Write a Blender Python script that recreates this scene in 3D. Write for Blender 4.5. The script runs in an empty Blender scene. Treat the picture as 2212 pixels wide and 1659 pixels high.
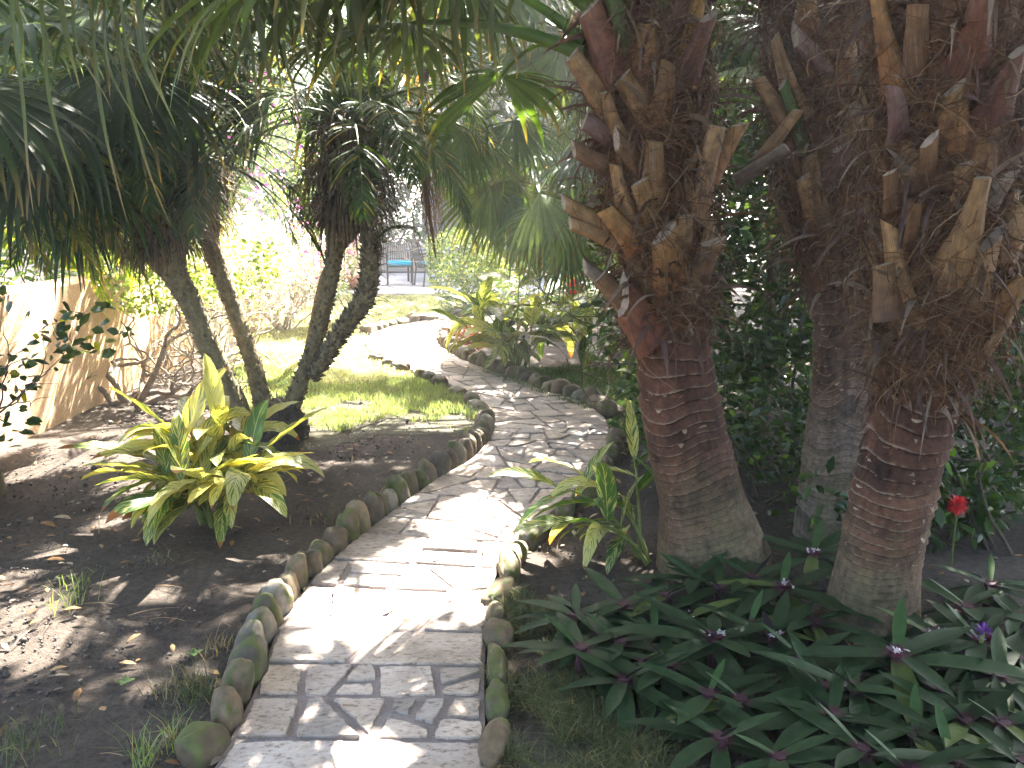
import bpy, math, random
import numpy as np
from mathutils import Vector

rng = np.random.default_rng(7)
random.seed(7)
R = math.radians
sc = bpy.context.scene
col = sc.collection

# ------------------------------------------------------------------ camera maths
F, CX, CY, PITCH, EYE = 1916.0, 1106.0, 829.5, R(11), 1.6
FWD = np.array([0, math.cos(PITCH), -math.sin(PITCH)])
UPV = np.array([0, math.sin(PITCH), math.cos(PITCH)])
EYEP = np.array([0, 0, EYE])

def ray(px, py):
    return FWD + np.array([(px - CX) / F, 0, 0]) - UPV * ((py - CY) / F)
def G(px, py, z=0.0):
    d = ray(px, py)
    return EYEP + d * ((z - EYE) / d[2])
def P(px, py, Y):
    d = ray(px, py)
    return EYEP + d * (Y / d[1])
def to_px(p):
    p = np.asarray(p, float) - EYEP
    z = p @ FWD
    zz = np.where(np.abs(z) < 1e-4, 1e-4, z)
    return p[..., 0] / zz * F + CX, CY - (p @ UPV) / zz * F, z

SUN_AZ, SUN_EL = R(17), R(48)
SUN = np.array([math.sin(SUN_AZ) * math.cos(SUN_EL), math.cos(SUN_AZ) * math.cos(SUN_EL), math.sin(SUN_EL)])

# ------------------------------------------------------------------ numpy helpers
def nrm(v):
    v = np.asarray(v, float)
    return v / np.maximum(np.linalg.norm(v, axis=-1, keepdims=True), 1e-9)

def _h(ix, iy, iz):
    n = (ix.astype(np.int64) * 374761393 + iy.astype(np.int64) * 668265263 + iz.astype(np.int64) * 2147483647)
    n = (n ^ (n >> 13)) * 1274126177
    return ((n ^ (n >> 16)) & 0xffff) / 65535.0
def vnoise(p):
    p = np.asarray(p, float)
    i = np.floor(p); f = p - i; f = f * f * (3 - 2 * f); i = i.astype(np.int64)
    r = 0
    for a in (0, 1):
        for b in (0, 1):
            for c in (0, 1):
                w = (f[..., 0] if a else 1 - f[..., 0]) * (f[..., 1] if b else 1 - f[..., 1]) * (f[..., 2] if c else 1 - f[..., 2])
                r = r + w * _h(i[..., 0] + a, i[..., 1] + b, i[..., 2] + c)
    return r

def in_poly(x, y, poly):
    x = np.asarray(x, float); y = np.asarray(y, float)
    ins = np.zeros(x.shape, bool)
    n = len(poly)
    for k in range(n):
        x1, y1 = poly[k]; x2, y2 = poly[(k + 1) % n]
        c = ((y1 > y) != (y2 > y))
        with np.errstate(divide='ignore', invalid='ignore'):
            xx = (x2 - x1) * (y - y1) / (y2 - y1 + 1e-12) + x1
        ins ^= c & (x < xx)
    return ins

def catmull(pts, n):
    pts = np.asarray(pts, float)
    k = len(pts)
    pp = np.vstack([2 * pts[0] - pts[1], pts, 2 * pts[-1] - pts[-2]])
    t = np.linspace(0, k - 1 - 1e-6, n)
    i = t.astype(int); f = (t - i)[:, None]
    a, b, c, d = pp[i], pp[i + 1], pp[i + 2], pp[i + 3]
    return 0.5 * (2 * b + (c - a) * f + (2 * a - 5 * b + 4 * c - d) * f ** 2 + (3 * b - a - 3 * c + d) * f ** 3)

WLOC = {}
class MB:
    def __init__(self):
        self.ch = []; self.n = 0
    def add(self, V, Fc, C=(0.5, 0.5, 0.5), U=None, mi=0):
        V = np.asarray(V, float).reshape(-1, 3)
        Fc = np.asarray(Fc, np.int64)
        C = np.asarray(C, float)
        if C.ndim == 1: C = np.tile(C, (len(V), 1))
        C = C.reshape(-1, 3)
        if U is None: U = np.zeros((len(V), 3))
        self.ch.append((V, Fc + self.n, C, np.asarray(U, float).reshape(-1, 3), mi))
        self.n += len(V)
    def build(self, name, mats, parent=None, origin=None, smooth=True):
        if not isinstance(mats, (list, tuple)): mats = [mats]
        V = np.vstack([c[0] for c in self.ch]); C = np.vstack([c[2] for c in self.ch]); U = np.vstack([c[3] for c in self.ch])
        base = np.zeros(3)
        if parent is not None: base = WLOC[parent.name]
        elif origin is not None: base = np.asarray(origin, float)
        me = bpy.data.meshes.new(name)
        lv = np.concatenate([c[1].ravel() for c in self.ch]).astype(np.int32)
        tot = np.concatenate([np.full(len(c[1]), c[1].shape[1]) for c in self.ch]).astype(np.int32)
        mi = np.concatenate([np.full(len(c[1]), c[4]) for c in self.ch]).astype(np.int32)
        st = np.concatenate([[0], np.cumsum(tot)[:-1]]).astype(np.int32)
        me.vertices.add(len(V)); me.vertices.foreach_set('co', (V - base).astype(np.float32).ravel())
        me.loops.add(len(lv)); me.loops.foreach_set('vertex_index', lv)
        me.polygons.add(len(tot)); me.polygons.foreach_set('loop_start', st); me.polygons.foreach_set('loop_total', tot)
        me.polygons.foreach_set('material_index', mi)
        me.polygons.foreach_set('use_smooth', np.full(len(tot), smooth))
        a = me.attributes.new('col', 'FLOAT_COLOR', 'POINT')
        a.data.foreach_set('color', np.hstack([C, np.ones((len(C), 1))]).astype(np.float32).ravel())
        a = me.attributes.new('uvp', 'FLOAT_VECTOR', 'POINT')
        a.data.foreach_set('vector', U.astype(np.float32).ravel())
        for m in mats: me.materials.append(m)
        me.update(calc_edges=True); me.validate()
        o = bpy.data.objects.new(name, me); col.objects.link(o)
        if parent is not None: o.parent = parent
        else: o.location = base
        WLOC[o.name] = base
        return o

def tag(o, label, cat, group=None):
    o['label'] = label; o['category'] = cat
    if group: o['group'] = group
    return o
def thing(name, label, cat, loc, group=None):
    o = bpy.data.objects.new(name, None); col.objects.link(o)
    o.location = [float(v) for v in loc]; o.empty_display_size = 0.1
    WLOC[o.name] = np.asarray(loc, float)
    return tag(o, label, cat, group)
def structure(o):
    o['kind'] = 'structure'; return o
def stuff(o, label=None):
    o['kind'] = 'stuff'
    if label: o['label'] = label
    return o

def grid_faces(m, n, k, close=False):
    """m strips, each n rows by k columns of verts"""
    kk = k if close else k - 1
    r = np.arange(n - 1)[:, None]; c = np.arange(kk)[None, :]
    c2 = (c + 1) % k
    q = np.stack([r * k + c, r * k + c2, (r + 1) * k + c2, (r + 1) * k + c], -1).reshape(-1, 4)
    return (np.arange(m)[:, None, None] * (n * k) + q[None]).reshape(-1, 4)

def grow(p0, d0, L, n, g, s0=None):
    p = np.array(p0, float); d = nrm(d0); m = len(p)
    L = np.broadcast_to(np.asarray(L, float), (m,))
    g = np.asarray(g, float)
    Ps = [p.copy()]; Ds = [d.copy()]
    for i in range(n - 1):
        p = p + d * (L / (n - 1))[:, None]
        gi = g if g.ndim == 0 else (g[:, i] if g.ndim == 2 else g[i])
        d = d.copy(); d[:, 2] -= gi
        d = nrm(d)
        Ps.append(p.copy()); Ds.append(d.copy())
    Pn = np.stack(Ps, 1); Dn = np.stack(Ds, 1)
    if s0 is None: s0 = np.cross(d0, [0, 0, 1.0])
    S = np.repeat(np.asarray(s0, float)[:, None, :], n, 1)
    S = nrm(S - Dn * (S * Dn).sum(-1, keepdims=True))
    return Pn, Dn, S

def strips(mb, Pn, Dn, S, W, C, fold=0.0, mi=0, U=None):
    """ribbons: Pn (m,n,3), W (m,n) full widths, C (m,3) or (m,n,3)"""
    m, n, _ = Pn.shape
    N = np.cross(S, Dn)
    W = np.broadcast_to(W, (m, n))[..., None]
    C = np.asarray(C, float)
    if C.ndim == 1: C = np.broadcast_to(C, (m, n, 3))
    if C.ndim == 2: C = np.repeat(C[:, None, :], n, 1)
    if fold:
        V = np.stack([Pn - S * W / 2, Pn + N * W * fold, Pn + S * W / 2], 2); k = 3
    else:
        V = np.stack([Pn - S * W / 2, Pn + S * W / 2], 2); k = 2
    mb.add(V, grid_faces(m, n, k), np.repeat(C[:, :, None, :], k, 2), U, mi)

def frames(Pc):
    T = nrm(np.gradient(Pc, axis=0))
    ref = np.array([0, 1.0, 0.0]) if abs(T[0][1]) < 0.8 else np.array([1.0, 0, 0])
    A = []; a = nrm(np.cross(T[0], ref))
    for t in T:
        a = nrm(a - t * (a @ t)); A.append(a)
    A = np.array(A); B = np.cross(T, A)
    return T, A, B

def tube(mb, pts, rad, k=7, C=(0.2, 0.15, 0.1), n=None, mi=0, cap=True):
    Pc = np.asarray(pts, float)
    if n: Pc = catmull(Pc, n)
    n = len(Pc)
    rad = np.asarray(rad, float)
    if rad.ndim == 0: rad = np.full(n, rad)
    elif len(rad) != n: rad = np.interp(np.linspace(0, 1, n), np.linspace(0, 1, len(rad)), rad)
    T, A, B = frames(Pc)
    th = np.linspace(0, 2 * np.pi, k, endpoint=False)
    V = Pc[:, None] + rad[:, None, None] * (np.cos(th)[None, :, None] * A[:, None] + np.sin(th)[None, :, None] * B[:, None])
    C = np.asarray(C, float)
    if C.ndim == 2: C = np.repeat(C[:, None], k, 1)
    else: C = np.broadcast_to(C, (n, k, 3))
    mb.add(V, grid_faces(1, n, k, True), C, None, mi)
    if cap:
        mb.add(V[-1], [list(range(k))], C[-1], None, mi)
        mb.add(V[0], [list(range(k))[::-1]], C[0], None, mi)

def box(mb, lo, hi, C=(0.5, 0.5, 0.5), mi=0, rot=None, bev=0.0):
    lo = np.asarray(lo, float); hi = np.asarray(hi, float)
    c = (lo + hi) / 2; h = (hi - lo) / 2
    b = min(bev, *(h * 0.45)) if bev else 0
    if not b:
        s = np.array([[x, y, z] for z in (-1, 1) for y in (-1, 1) for x in (-1, 1)]) * h
        Fc = [[0, 2, 3, 1], [4, 5, 7, 6], [0, 1, 5, 4], [2, 6, 7, 3], [0, 4, 6, 2], [1, 3, 7, 5]]
        if rot is not None: s = s @ np.asarray(rot).T
        mb.add(s + c, Fc, C, None, mi); return
    def sq(x, y, z, bb):
        return [[-x + bb, -y, z], [x - bb, -y, z], [x, -y + bb, z], [x, y - bb, z], [x - bb, y, z], [-x + bb, y, z], [-x, y - bb, z], [-x, -y + bb, z]]
    rows = [sq(h[0] - b, h[1] - b, -h[2], b), sq(h[0], h[1], -h[2] + b, b), sq(h[0], h[1], h[2] - b, b), sq(h[0] - b, h[1] - b, h[2], b)]
    V = np.array(rows).reshape(-1, 3)
    if rot is not None: V = V @ np.asarray(rot).T
    V = V + c
    mb.add(V, grid_faces(1, 4, 8, True), C, None, mi)
    mb.add(V[:8], [list(range(8))[::-1]], C, None, mi); mb.add(V[24:], [list(range(8))], C, None, mi)

def rotz(a):
    c, s = math.cos(a), math.sin(a)
    return np.array([[c, -s, 0], [s, c, 0], [0, 0, 1]])

# ------------------------------------------------------------------ materials
def newmat(name):
    m = bpy.data.materials.new(name); m.use_nodes = True
    nt = m.node_tree
    return m, nt, nt.nodes['Principled BSDF'], nt.nodes['Material Output']
def nd(nt, t, **kw):
    n = nt.nodes.new(t)
    for k, v in kw.items():
        if k in n.inputs: n.inputs[k].default_value = v
        else: setattr(n, k, v)
    return n
def ramp(nt, fac, stops):
    r = nt.nodes.new('ShaderNodeValToRGB')
    el = r.color_ramp.elements
    while len(el) < len(stops): el.new(0.5)
    for e, (p, c) in zip(el, stops):
        e.position = p; e.color = (*c, 1) if len(c) == 3 else c
    nt.links.new(fac, r.inputs[0]); return r.outputs[0]
def mix(nt, fac, a, b, mode='MIX'):
    n = nt.nodes.new('ShaderNodeMix'); n.data_type = 'RGBA'; n.blend_type = mode
    for s, v in ((0, fac), (6, a), (7, b)):
        if hasattr(v, 'is_linked') or isinstance(v, bpy.types.NodeSocket): nt.links.new(v, n.inputs[s])
        else: n.inputs[s].default_value = v if s == 0 else ((*v, 1) if len(v) == 3 else v)
    return n.outputs[2]
def mth(nt, op, a, b=None, c=None):
    n = nt.nodes.new('ShaderNodeMath'); n.operation = op
    for i, v in enumerate((a, b, c)):
        if v is None: continue
        if isinstance(v, bpy.types.NodeSocket): nt.links.new(v, n.inputs[i])
        else: n.inputs[i].default_value = v
    return n.outputs[0]
def noise(nt, scale, detail=4, rough=0.55, coord='Object', vec=None):
    if vec is None:
        tc = nt.nodes.new('ShaderNodeTexCoord'); vec = tc.outputs[coord]
    n = nd(nt, 'ShaderNodeTexNoise', Scale=scale, Detail=detail, Roughness=rough)
    nt.links.new(vec, n.inputs['Vector']); return n.outputs['Fac']
def bump(nt, bsdf, h, strength=0.3, dist=0.01):
    b = nd(nt, 'ShaderNodeBump', Strength=strength, Distance=dist)
    nt.links.new(h, b.inputs['Height']); nt.links.new(b.outputs[0], bsdf.inputs['Normal'])
def attr(nt, name='col'):
    a = nt.nodes.new('ShaderNodeAttribute'); a.attribute_name = name; return a

def leaf_mat(name, rough=0.42, trans=0.38, nscale=9.0, yellow=(1.7, 1.5, 0.5), spec=0.5, back=None):
    m, nt, b, out = newmat(name)
    a = attr(nt)
    n = noise(nt, nscale, 3)
    v = ramp(nt, n, [(0.25, (0.72, 0.72, 0.72)), (0.75, (1.25, 1.22, 1.15))])
    c = mix(nt, 1.0, a.outputs['Color'], v, 'MULTIPLY')
    if back is not None:
        g = nt.nodes.new('ShaderNodeNewGeometry')
        c = mix(nt, g.outputs['Backfacing'], c, back)
    nt.links.new(c, b.inputs['Base Color'])
    b.inputs['Roughness'].default_value = rough
    b.inputs['Specular IOR Level'].default_value = spec
    t = nt.nodes.new('ShaderNodeBsdfTranslucent')
    tcol = mix(nt, 1.0, c, yellow, 'MULTIPLY')
    nt.links.new(tcol, t.inputs['Color'])
    ms = nt.nodes.new('ShaderNodeMixShader'); ms.inputs[0].default_value = trans
    nt.links.new(b.outputs[0], ms.inputs[1]); nt.links.new(t.outputs[0], ms.inputs[2])
    nt.links.new(ms.outputs[0], out.inputs[0])
    return m

def col_mat(name, rough=0.8, nscale=20, amt=(0.65, 1.3), bstr=0.4, bdist=0.01, detail=5, stretch=None, spec=0.3):
    m, nt, b, out = newmat(name)
    a = attr(nt)
    vec = None
    if stretch:
        tc = nt.nodes.new('ShaderNodeTexCoord'); mp = nt.nodes.new('ShaderNodeMapping')
        mp.inputs['Scale'].default_value = stretch
        nt.links.new(tc.outputs['Object'], mp.inputs['Vector']); vec = mp.outputs[0]
    n = noise(nt, nscale, detail, 0.65, vec=vec)
    v = ramp(nt, n, [(0.3, (amt[0],) * 3), (0.7, (amt[1],) * 3)])
    nt.links.new(mix(nt, 1.0, a.outputs['Color'], v, 'MULTIPLY'), b.inputs['Base Color'])
    b.inputs['Roughness'].default_value = rough
    b.inputs['Specular IOR Level'].default_value = spec
    bump(nt, b, n, bstr, bdist)
    return m

M = {}
M['palm_leaf'] = leaf_mat('palm leaf', 0.45, 0.42, spec=0.25)
M['leaf'] = leaf_mat('shrub leaf', 0.33, 0.42)
M['pale'] = leaf_mat('pale sunlit leaf', 0.45, 0.35, 9.0, (1.25, 1.2, 0.85))  # its shrubs get leaf colours whitened to look bleached out by sun
M['tree_leaf'] = leaf_mat('tree leaf', 0.5, 0.22, 1.2, spec=0.25)
M['grass'] = leaf_mat('grass blade', 0.45, 0.45, 3.0, (1.4, 1.35, 0.8))
M['petal'] = leaf_mat('petal', 0.5, 0.5, 9, (1.3, 1.1, 1.2))
M['lily'] = leaf_mat('boat lily leaf', 0.55, 0.08, 30, (1.3, 1.0, 0.6), 0.16, back=(0.026, 0.02, 0.024))
M['dead'] = leaf_mat('dead leaf', 0.75, 0.22, 25, (1.4, 1.0, 0.5), 0.2)
M['trunk'] = col_mat('palm trunk', 0.9, 48, (0.58, 1.35), 0.8, 0.008, 7)
def stub_mat():
    m, nt, b, out = newmat('petiole stub')
    a = attr(nt); u = attr(nt, 'uvp'); mp = nt.nodes.new('ShaderNodeMapping'); mp.inputs['Scale'].default_value = (2.5, 34, 1)
    nt.links.new(u.outputs['Vector'], mp.inputs['Vector'])
    n1 = noise(nt, 1.0, 4, 0.6, vec=mp.outputs[0]); n2 = noise(nt, 26, 5, 0.65)
    c = mix(nt, 1.0, a.outputs['Color'], ramp(nt, n1, [(0.3, (0.55, 0.52, 0.5)), (0.7, (1.35, 1.33, 1.3))]), 'MULTIPLY')
    c = mix(nt, 1.0, c, ramp(nt, n2, [(0.3, (0.6, 0.58, 0.55)), (0.6, (1.15, 1.15, 1.15))]), 'MULTIPLY')
    nt.links.new(c, b.inputs['Base Color']); b.inputs['Roughness'].default_value = 0.65; b.inputs['Specular IOR Level'].default_value = 0.3
    bump(nt, b, mth(nt, 'ADD', n1, n2), 0.5, 0.005); return m
M['stub'] = stub_mat()
M['fibre'] = col_mat('fibre', 0.9, 60, (0.6, 1.3), 0.2, 0.003)
M['bark'] = col_mat('bark', 0.9, 30, (0.6, 1.3), 0.6, 0.01)
M['stone'] = col_mat('river stone', 0.75, 14, (0.6, 1.3), 0.35, 0.008, 7)
M['metal'] = col_mat('dark metal', 0.45, 40, (0.8, 1.15), 0.1, 0.002, 4, None, 0.5)
M['plain'] = col_mat('painted surface', 0.7, 12, (0.85, 1.1), 0.15, 0.004)
M['fabric'] = col_mat('cushion fabric', 0.9, 180, (0.9, 1.08), 0.3, 0.002)
M['clay'] = col_mat('terracotta', 0.85, 25, (0.75, 1.2), 0.25, 0.004)

def soil_mat():
    m, nt, b, out = newmat('soil')
    n1 = noise(nt, 1.6, 6, 0.6); n2 = noise(nt, 38, 6, 0.7); n3 = noise(nt, 160, 3, 0.6)
    c1 = ramp(nt, n1, [(0.35, (0.040, 0.032, 0.027)), (0.65, (0.088, 0.072, 0.060))])
    c2 = ramp(nt, n2, [(0.3, (0.55, 0.53, 0.5)), (0.72, (1.5, 1.46, 1.42))])
    c = mix(nt, 1.0, c1, c2, 'MULTIPLY')
    s = ramp(nt, n3, [(0.66, (0, 0, 0)), (0.72, (1, 1, 1))])
    c = mix(nt, s, c, (0.15, 0.125, 0.105))
    nt.links.new(c, b.inputs['Base Color'])
    b.inputs['Roughness'].default_value = 0.95; b.inputs['Specular IOR Level'].default_value = 0.15
    h = mth(nt, 'ADD', n2, mth(nt, 'MULTIPLY', n3, 0.5))
    bump(nt, b, h, 0.9, 0.02)
    return m
M['soil'] = soil_mat()

def flag_mat():
    m, nt, b, out = newmat('travertine flagstone')
    a = attr(nt)
    tc = nt.nodes.new('ShaderNodeTexCoord')
    mp = nt.nodes.new('ShaderNodeMapping'); mp.inputs['Scale'].default_value = (1, 1.7, 1)
    nt.links.new(tc.outputs['Object'], mp.inputs['Vector'])
    n1 = noise(nt, 5, 6, 0.65, vec=mp.outputs[0]); n2 = noise(nt, 34, 6, 0.72, vec=mp.outputs[0]); n3 = noise(nt, 90, 4, 0.6)
    c = mix(nt, 1.0, a.outputs['Color'], ramp(nt, n1, [(0.3, (0.74, 0.70, 0.66)), (0.66, (1.12, 1.1, 1.08))]), 'MULTIPLY')
    c = mix(nt, 1.0, c, ramp(nt, n2, [(0.36, (0.40, 0.34, 0.28)), (0.47, (0.90, 0.88, 0.86)), (0.7, (1.1, 1.1, 1.1))]), 'MULTIPLY')
    st = ramp(nt, noise(nt, 2.3, 5, 0.7), [(0.52, (0, 0, 0)), (0.72, (1, 1, 1))])
    c = mix(nt, mth(nt, 'MULTIPLY', st, 0.6), c, (0.12, 0.088, 0.06))
    nt.links.new(c, b.inputs['Base Color'])
    b.inputs['Roughness'].default_value = 0.7; b.inputs['Specular IOR Level'].default_value = 0.3
    bump(nt, b, mth(nt, 'ADD', n2, mth(nt, 'MULTIPLY', n3, 0.4)), 0.55, 0.006)
    return m
M['flag'] = flag_mat()

def simple(name, c1, c2, scale, rough=0.85, bs=0.4, bd=0.01, scale2=None):
    m, nt, b, out = newmat(name)
    n = noise(nt, scale, 6, 0.62)
    c = ramp(nt, n, [(0.3, c1), (0.7, c2)])
    h = n
    if scale2:
        n2 = noise(nt, scale2, 5, 0.6)
        c = mix(nt, 1.0, c, ramp(nt, n2, [(0.3, (0.75,) * 3), (0.7, (1.2,) * 3)]), 'MULTIPLY'); h = n2
    nt.links.new(c, b.inputs['Base Color']); b.inputs['Roughness'].default_value = rough
    b.inputs['Specular IOR Level'].default_value = 0.25
    bump(nt, b, h, bs, bd); return m
M['grout'] = simple('grey mortar joint', (0.15, 0.12, 0.11), (0.21, 0.17, 0.155), 6, 0.9, 0.5, 0.006, 90)
M['turf'] = simple('turf base', (0.048, 0.039, 0.030), (0.07, 0.066, 0.034), 2.2, 0.95, 0.8, 0.02, 60)
M['concrete'] = simple('pale patio concrete', (0.40, 0.37, 0.36), (0.52, 0.49, 0.47), 1.4, 0.85, 0.3, 0.004, 40)
M['stucco'] = simple('tan stucco', (0.46, 0.30, 0.175), (0.54, 0.37, 0.225), 0.8, 0.9, 0.5, 0.008, 55)
M['cream'] = simple('cream render', (0.52, 0.44, 0.37), (0.60, 0.51, 0.43), 0.9, 0.9, 0.3, 0.006, 60)

def ginger_mat():
    m, nt, b, out = newmat('variegated ginger leaf')
    a = attr(nt); u = attr(nt, 'uvp')
    sx = nt.nodes.new('ShaderNodeSeparateXYZ'); nt.links.new(u.outputs['Vector'], sx.inputs[0])
    sc_ = nt.nodes.new('ShaderNodeSeparateColor'); nt.links.new(a.outputs['Color'], sc_.inputs[0])
    av = mth(nt, 'ABSOLUTE', sx.outputs[1])
    q = mth(nt, 'SUBTRACT', sx.outputs[0], mth(nt, 'MULTIPLY', av, 0.27))
    sg = mth(nt, 'MULTIPLY', mth(nt, 'SIGN', sx.outputs[1]), 3.7)
    cv = nt.nodes.new('ShaderNodeCombineXYZ')
    nt.links.new(mth(nt, 'MULTIPLY', q, 26.0), cv.inputs[0])
    nt.links.new(mth(nt, 'ADD', mth(nt, 'ADD', sg, mth(nt, 'MULTIPLY', av, 0.9)), mth(nt, 'MULTIPLY', sx.outputs[2], 13.7)), cv.inputs[1])
    n = nd(nt, 'ShaderNodeTexNoise', Scale=1.0, Detail=3.0, Roughness=0.65); nt.links.new(cv.outputs[0], n.inputs['Vector'])
    f = mth(nt, 'ADD', n.outputs['Fac'], sc_.outputs[0])
    f = mth(nt, 'ADD', mth(nt, 'MULTIPLY', mth(nt, 'SUBTRACT', f, 0.5), 16.0), 0.5)
    f.node.use_clamp = True
    green = mix(nt, sc_.outputs[1], (0.035, 0.085, 0.02), (0.09, 0.17, 0.035))
    yel = mix(nt, sc_.outputs[1], (0.40, 0.42, 0.17), (0.62, 0.50, 0.12))
    c = mix(nt, f, green, yel)
    mid = mth(nt, 'LESS_THAN', av, 0.05)
    c = mix(nt, mth(nt, 'MULTIPLY', mid, 0.7), c, (0.38, 0.42, 0.16))
    tip = mth(nt, 'GREATER_THAN', mth(nt, 'ADD', sx.outputs[0], mth(nt, 'MULTIPLY', sc_.outputs[2], 0.1)), 1.0)
    c = mix(nt, tip, c, (0.26, 0.10, 0.03))
    nt.links.new(c, b.inputs['Base Color'])
    b.inputs['Roughness'].default_value = 0.36; b.inputs['Specular IOR Level'].default_value = 0.5
    wv = mth(nt, 'SINE', mth(nt, 'MULTIPLY', q, 150.0)); bump(nt, b, wv, 0.25, 0.002)
    t = nt.nodes.new('ShaderNodeBsdfTranslucent')
    nt.links.new(mix(nt, 1.0, c, (1.35, 1.25, 0.5), 'MULTIPLY'), t.inputs['Color'])
    ms = nt.nodes.new('ShaderNodeMixShader'); ms.inputs[0].default_value = 0.42
    nt.links.new(b.outputs[0], ms.inputs[1]); nt.links.new(t.outputs[0], ms.inputs[2]); nt.links.new(ms.outputs[0], out.inputs[0])
    return m
M['ginger'] = ginger_mat()

# ------------------------------------------------------------------ world, sun, camera
w = bpy.data.worlds.new('World'); sc.world = w; w.use_nodes = True
bg = w.node_tree.nodes['Background']
sky = w.node_tree.nodes.new('ShaderNodeTexSky'); sky.sky_type = 'NISHITA'
sky.sun_disc = False; sky.sun_elevation = SUN_EL; sky.sun_rotation = SUN_AZ
sky.air_density = 1.0; sky.dust_density = 4.0; sky.ozone_density = 1.0
w.node_tree.links.new(sky.outputs[0], bg.inputs[0]); bg.inputs[1].default_value = 0.10
sl = bpy.data.lights.new('sun', 'SUN'); sl.energy = 5.0; sl.angle = R(0.5); sl.color = (1.0, 0.95, 0.86)
so = bpy.data.objects.new('sun', sl); col.objects.link(so)
so.rotation_euler = Vector([-float(v) for v in SUN]).to_track_quat('-Z', 'Y').to_euler(); so.location = (3, 8, 20)
cd = bpy.data.cameras.new('camera'); cam = bpy.data.objects.new('camera', cd); col.objects.link(cam)
cam.location = (0, 0, EYE); cam.rotation_euler = (R(90) - PITCH, 0, 0)
cd.sensor_fit = 'HORIZONTAL'; cd.sensor_width = 36; cd.lens = 36 * F / 2212.0; cd.clip_end = 500; cd.clip_start = 0.02
sc.camera = cam
sc.view_settings.view_transform = 'Standard'; sc.view_settings.look = 'None'; sc.view_settings.gamma = 1
sc.view_settings.exposure = 4.1
sc.cycles.max_bounces = 8; sc.cycles.diffuse_bounces = 5; sc.cycles.glossy_bounces = 3; sc.cycles.transmission_bounces = 4
sc.cycles.use_denoising = True

# ------------------------------------------------------------------ sunlit areas on the ground (outline in photo pixels -> ground)
def gpoly(pts): return [tuple(G(x, y)[:2]) for x, y in pts]
LIT = [gpoly(p) for p in [
    [(985, 1085), (1075, 1085), (1110, 1150), (1075, 1215), (1052, 1290), (1048, 1345), (960, 1340), (905, 1315), (850, 1330), (845, 1275), (935, 1210), (955, 1140)],
    [(815, 1240), (900, 1210), (930, 1240), (870, 1290), (800, 1290)],
    [(668, 1290), (765, 1262), (750, 1310), (700, 1352), (638, 1352)],
    [(655, 1362), (800, 1330), (840, 1350), (770, 1395), (690, 1385)],
    [(745, 1605), (785, 1588), (845, 1659), (845, 1700), (735, 1700)],
    [(820, 1462), (848, 1460), (848, 1480), (822, 1482)],
    [(860, 1390), (880, 1388), (884, 1402), (862, 1404)],
    [(985, 1000), (1040, 970), (1062, 965), (1050, 985), (1000, 1012)],
    [(1065, 850), (1115, 855), (1122, 868), (1075, 880)], [(1025, 845), (1050, 840), (1060, 855), (1030, 858)],
    # far path and lawn in full sun
    [(505, 850), (520, 760), (560, 700), (690, 640), (700, 590), (960, 610), (990, 640), (960, 665), (880, 690), (960, 712), (955, 735), (905, 752), (950, 775), (870, 780), (885, 800), (930, 812), (880, 812), (860, 800), (700, 800), (640, 815)],
    [(640, 870), (740, 862), (860, 868), (850, 895), (770, 925), (670, 935), (600, 930)],
    [(930, 890), (985, 880), (1010, 900), (960, 925), (920, 915)],
    # long streaks across the left bed
    [(420, 1040), (345, 1092), (200, 1150), (60, 1245), (-60, 1310), (-60, 1270), (90, 1190), (270, 1095), (330, 1050)],
    [(185, 1232), (160, 1262), (30, 1345), (-60, 1390), (-60, 1350), (60, 1290)],
    [(190, 1305), (166, 1378), (104, 1430), (0, 1470), (-60, 1490), (-60, 1420), (40, 1390), (121, 1345)],
    [(240, 1262), (285, 1258), (284, 1286), (235, 1288)], [(305, 1257), (346, 1256), (340, 1285), (302, 1285)],
    [(494, 1222), (537, 1218), (520, 1242), (495, 1240)], [(540, 1260), (570, 1252), (560, 1275), (515, 1320), (498, 1318)],
    [(300, 860), (480, 800), (560, 860), (470, 960), (330, 1010), (250, 1010)],
    [(40, 1010), (260, 960), (180, 1015), (20, 1060)], [(30, 1085), (230, 1030), (140, 1090), (10, 1130)], [(250, 1010), (420, 970), (300, 1060), (230, 1050)],
    # right bed
    [(1095, 1200), (1165, 1188), (1195, 1215), (1120, 1240)], [(1145, 1358), (1190, 1352), (1198, 1375), (1150, 1390)],
    [(2150, 1490), (2170, 1480), (2180, 1520), (2160, 1530)], [(2110, 1330), (2125, 1325), (2130, 1345), (2115, 1350)],
]]
def wpoly(pts):
    out = []
    for x, y in pts:
        d = ray(x, y); p = EYEP + d * (-3.5 / d[0]); q = p - SUN * (p[2] / SUN[2]); out.append((q[0], q[1]))
    return out
LIT += [wpoly(p) for p in [[(120, 780), (145, 780), (115, 905), (92, 905)], [(200, 735), (232, 735), (182, 900), (148, 900)], [(55, 705), (85, 705), (68, 795), (40, 795)], [(98, 880), (114, 880), (80, 965), (58, 965)], [(240, 690), (300, 680), (285, 845), (228, 850)], [(10, 850), (30, 850), (15, 980), (-10, 980)], [(160, 660), (190, 660), (180, 720), (150, 720)]]]
def ypoly(pts, Y):
    out = []
    for x, y in pts:
        p = P(x, y, Y); q = p - SUN * (p[2] / SUN[2]); out.append((q[0], q[1]))
    return out
LIT += [ypoly([(300, 860), (430, 850), (440, 1000), (310, 1050)], 4.35), ypoly([(480, 900), (560, 890), (590, 1000), (520, 1020)], 4.35), ypoly([(270, 990), (330, 960), (350, 1060), (285, 1080)], 4.25), ypoly([(330, 850), (400, 840), (420, 920), (360, 930)], 4.4), ypoly([(520, 1080), (590, 1060), (600, 1120), (540, 1130)], 4.2)]
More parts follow.
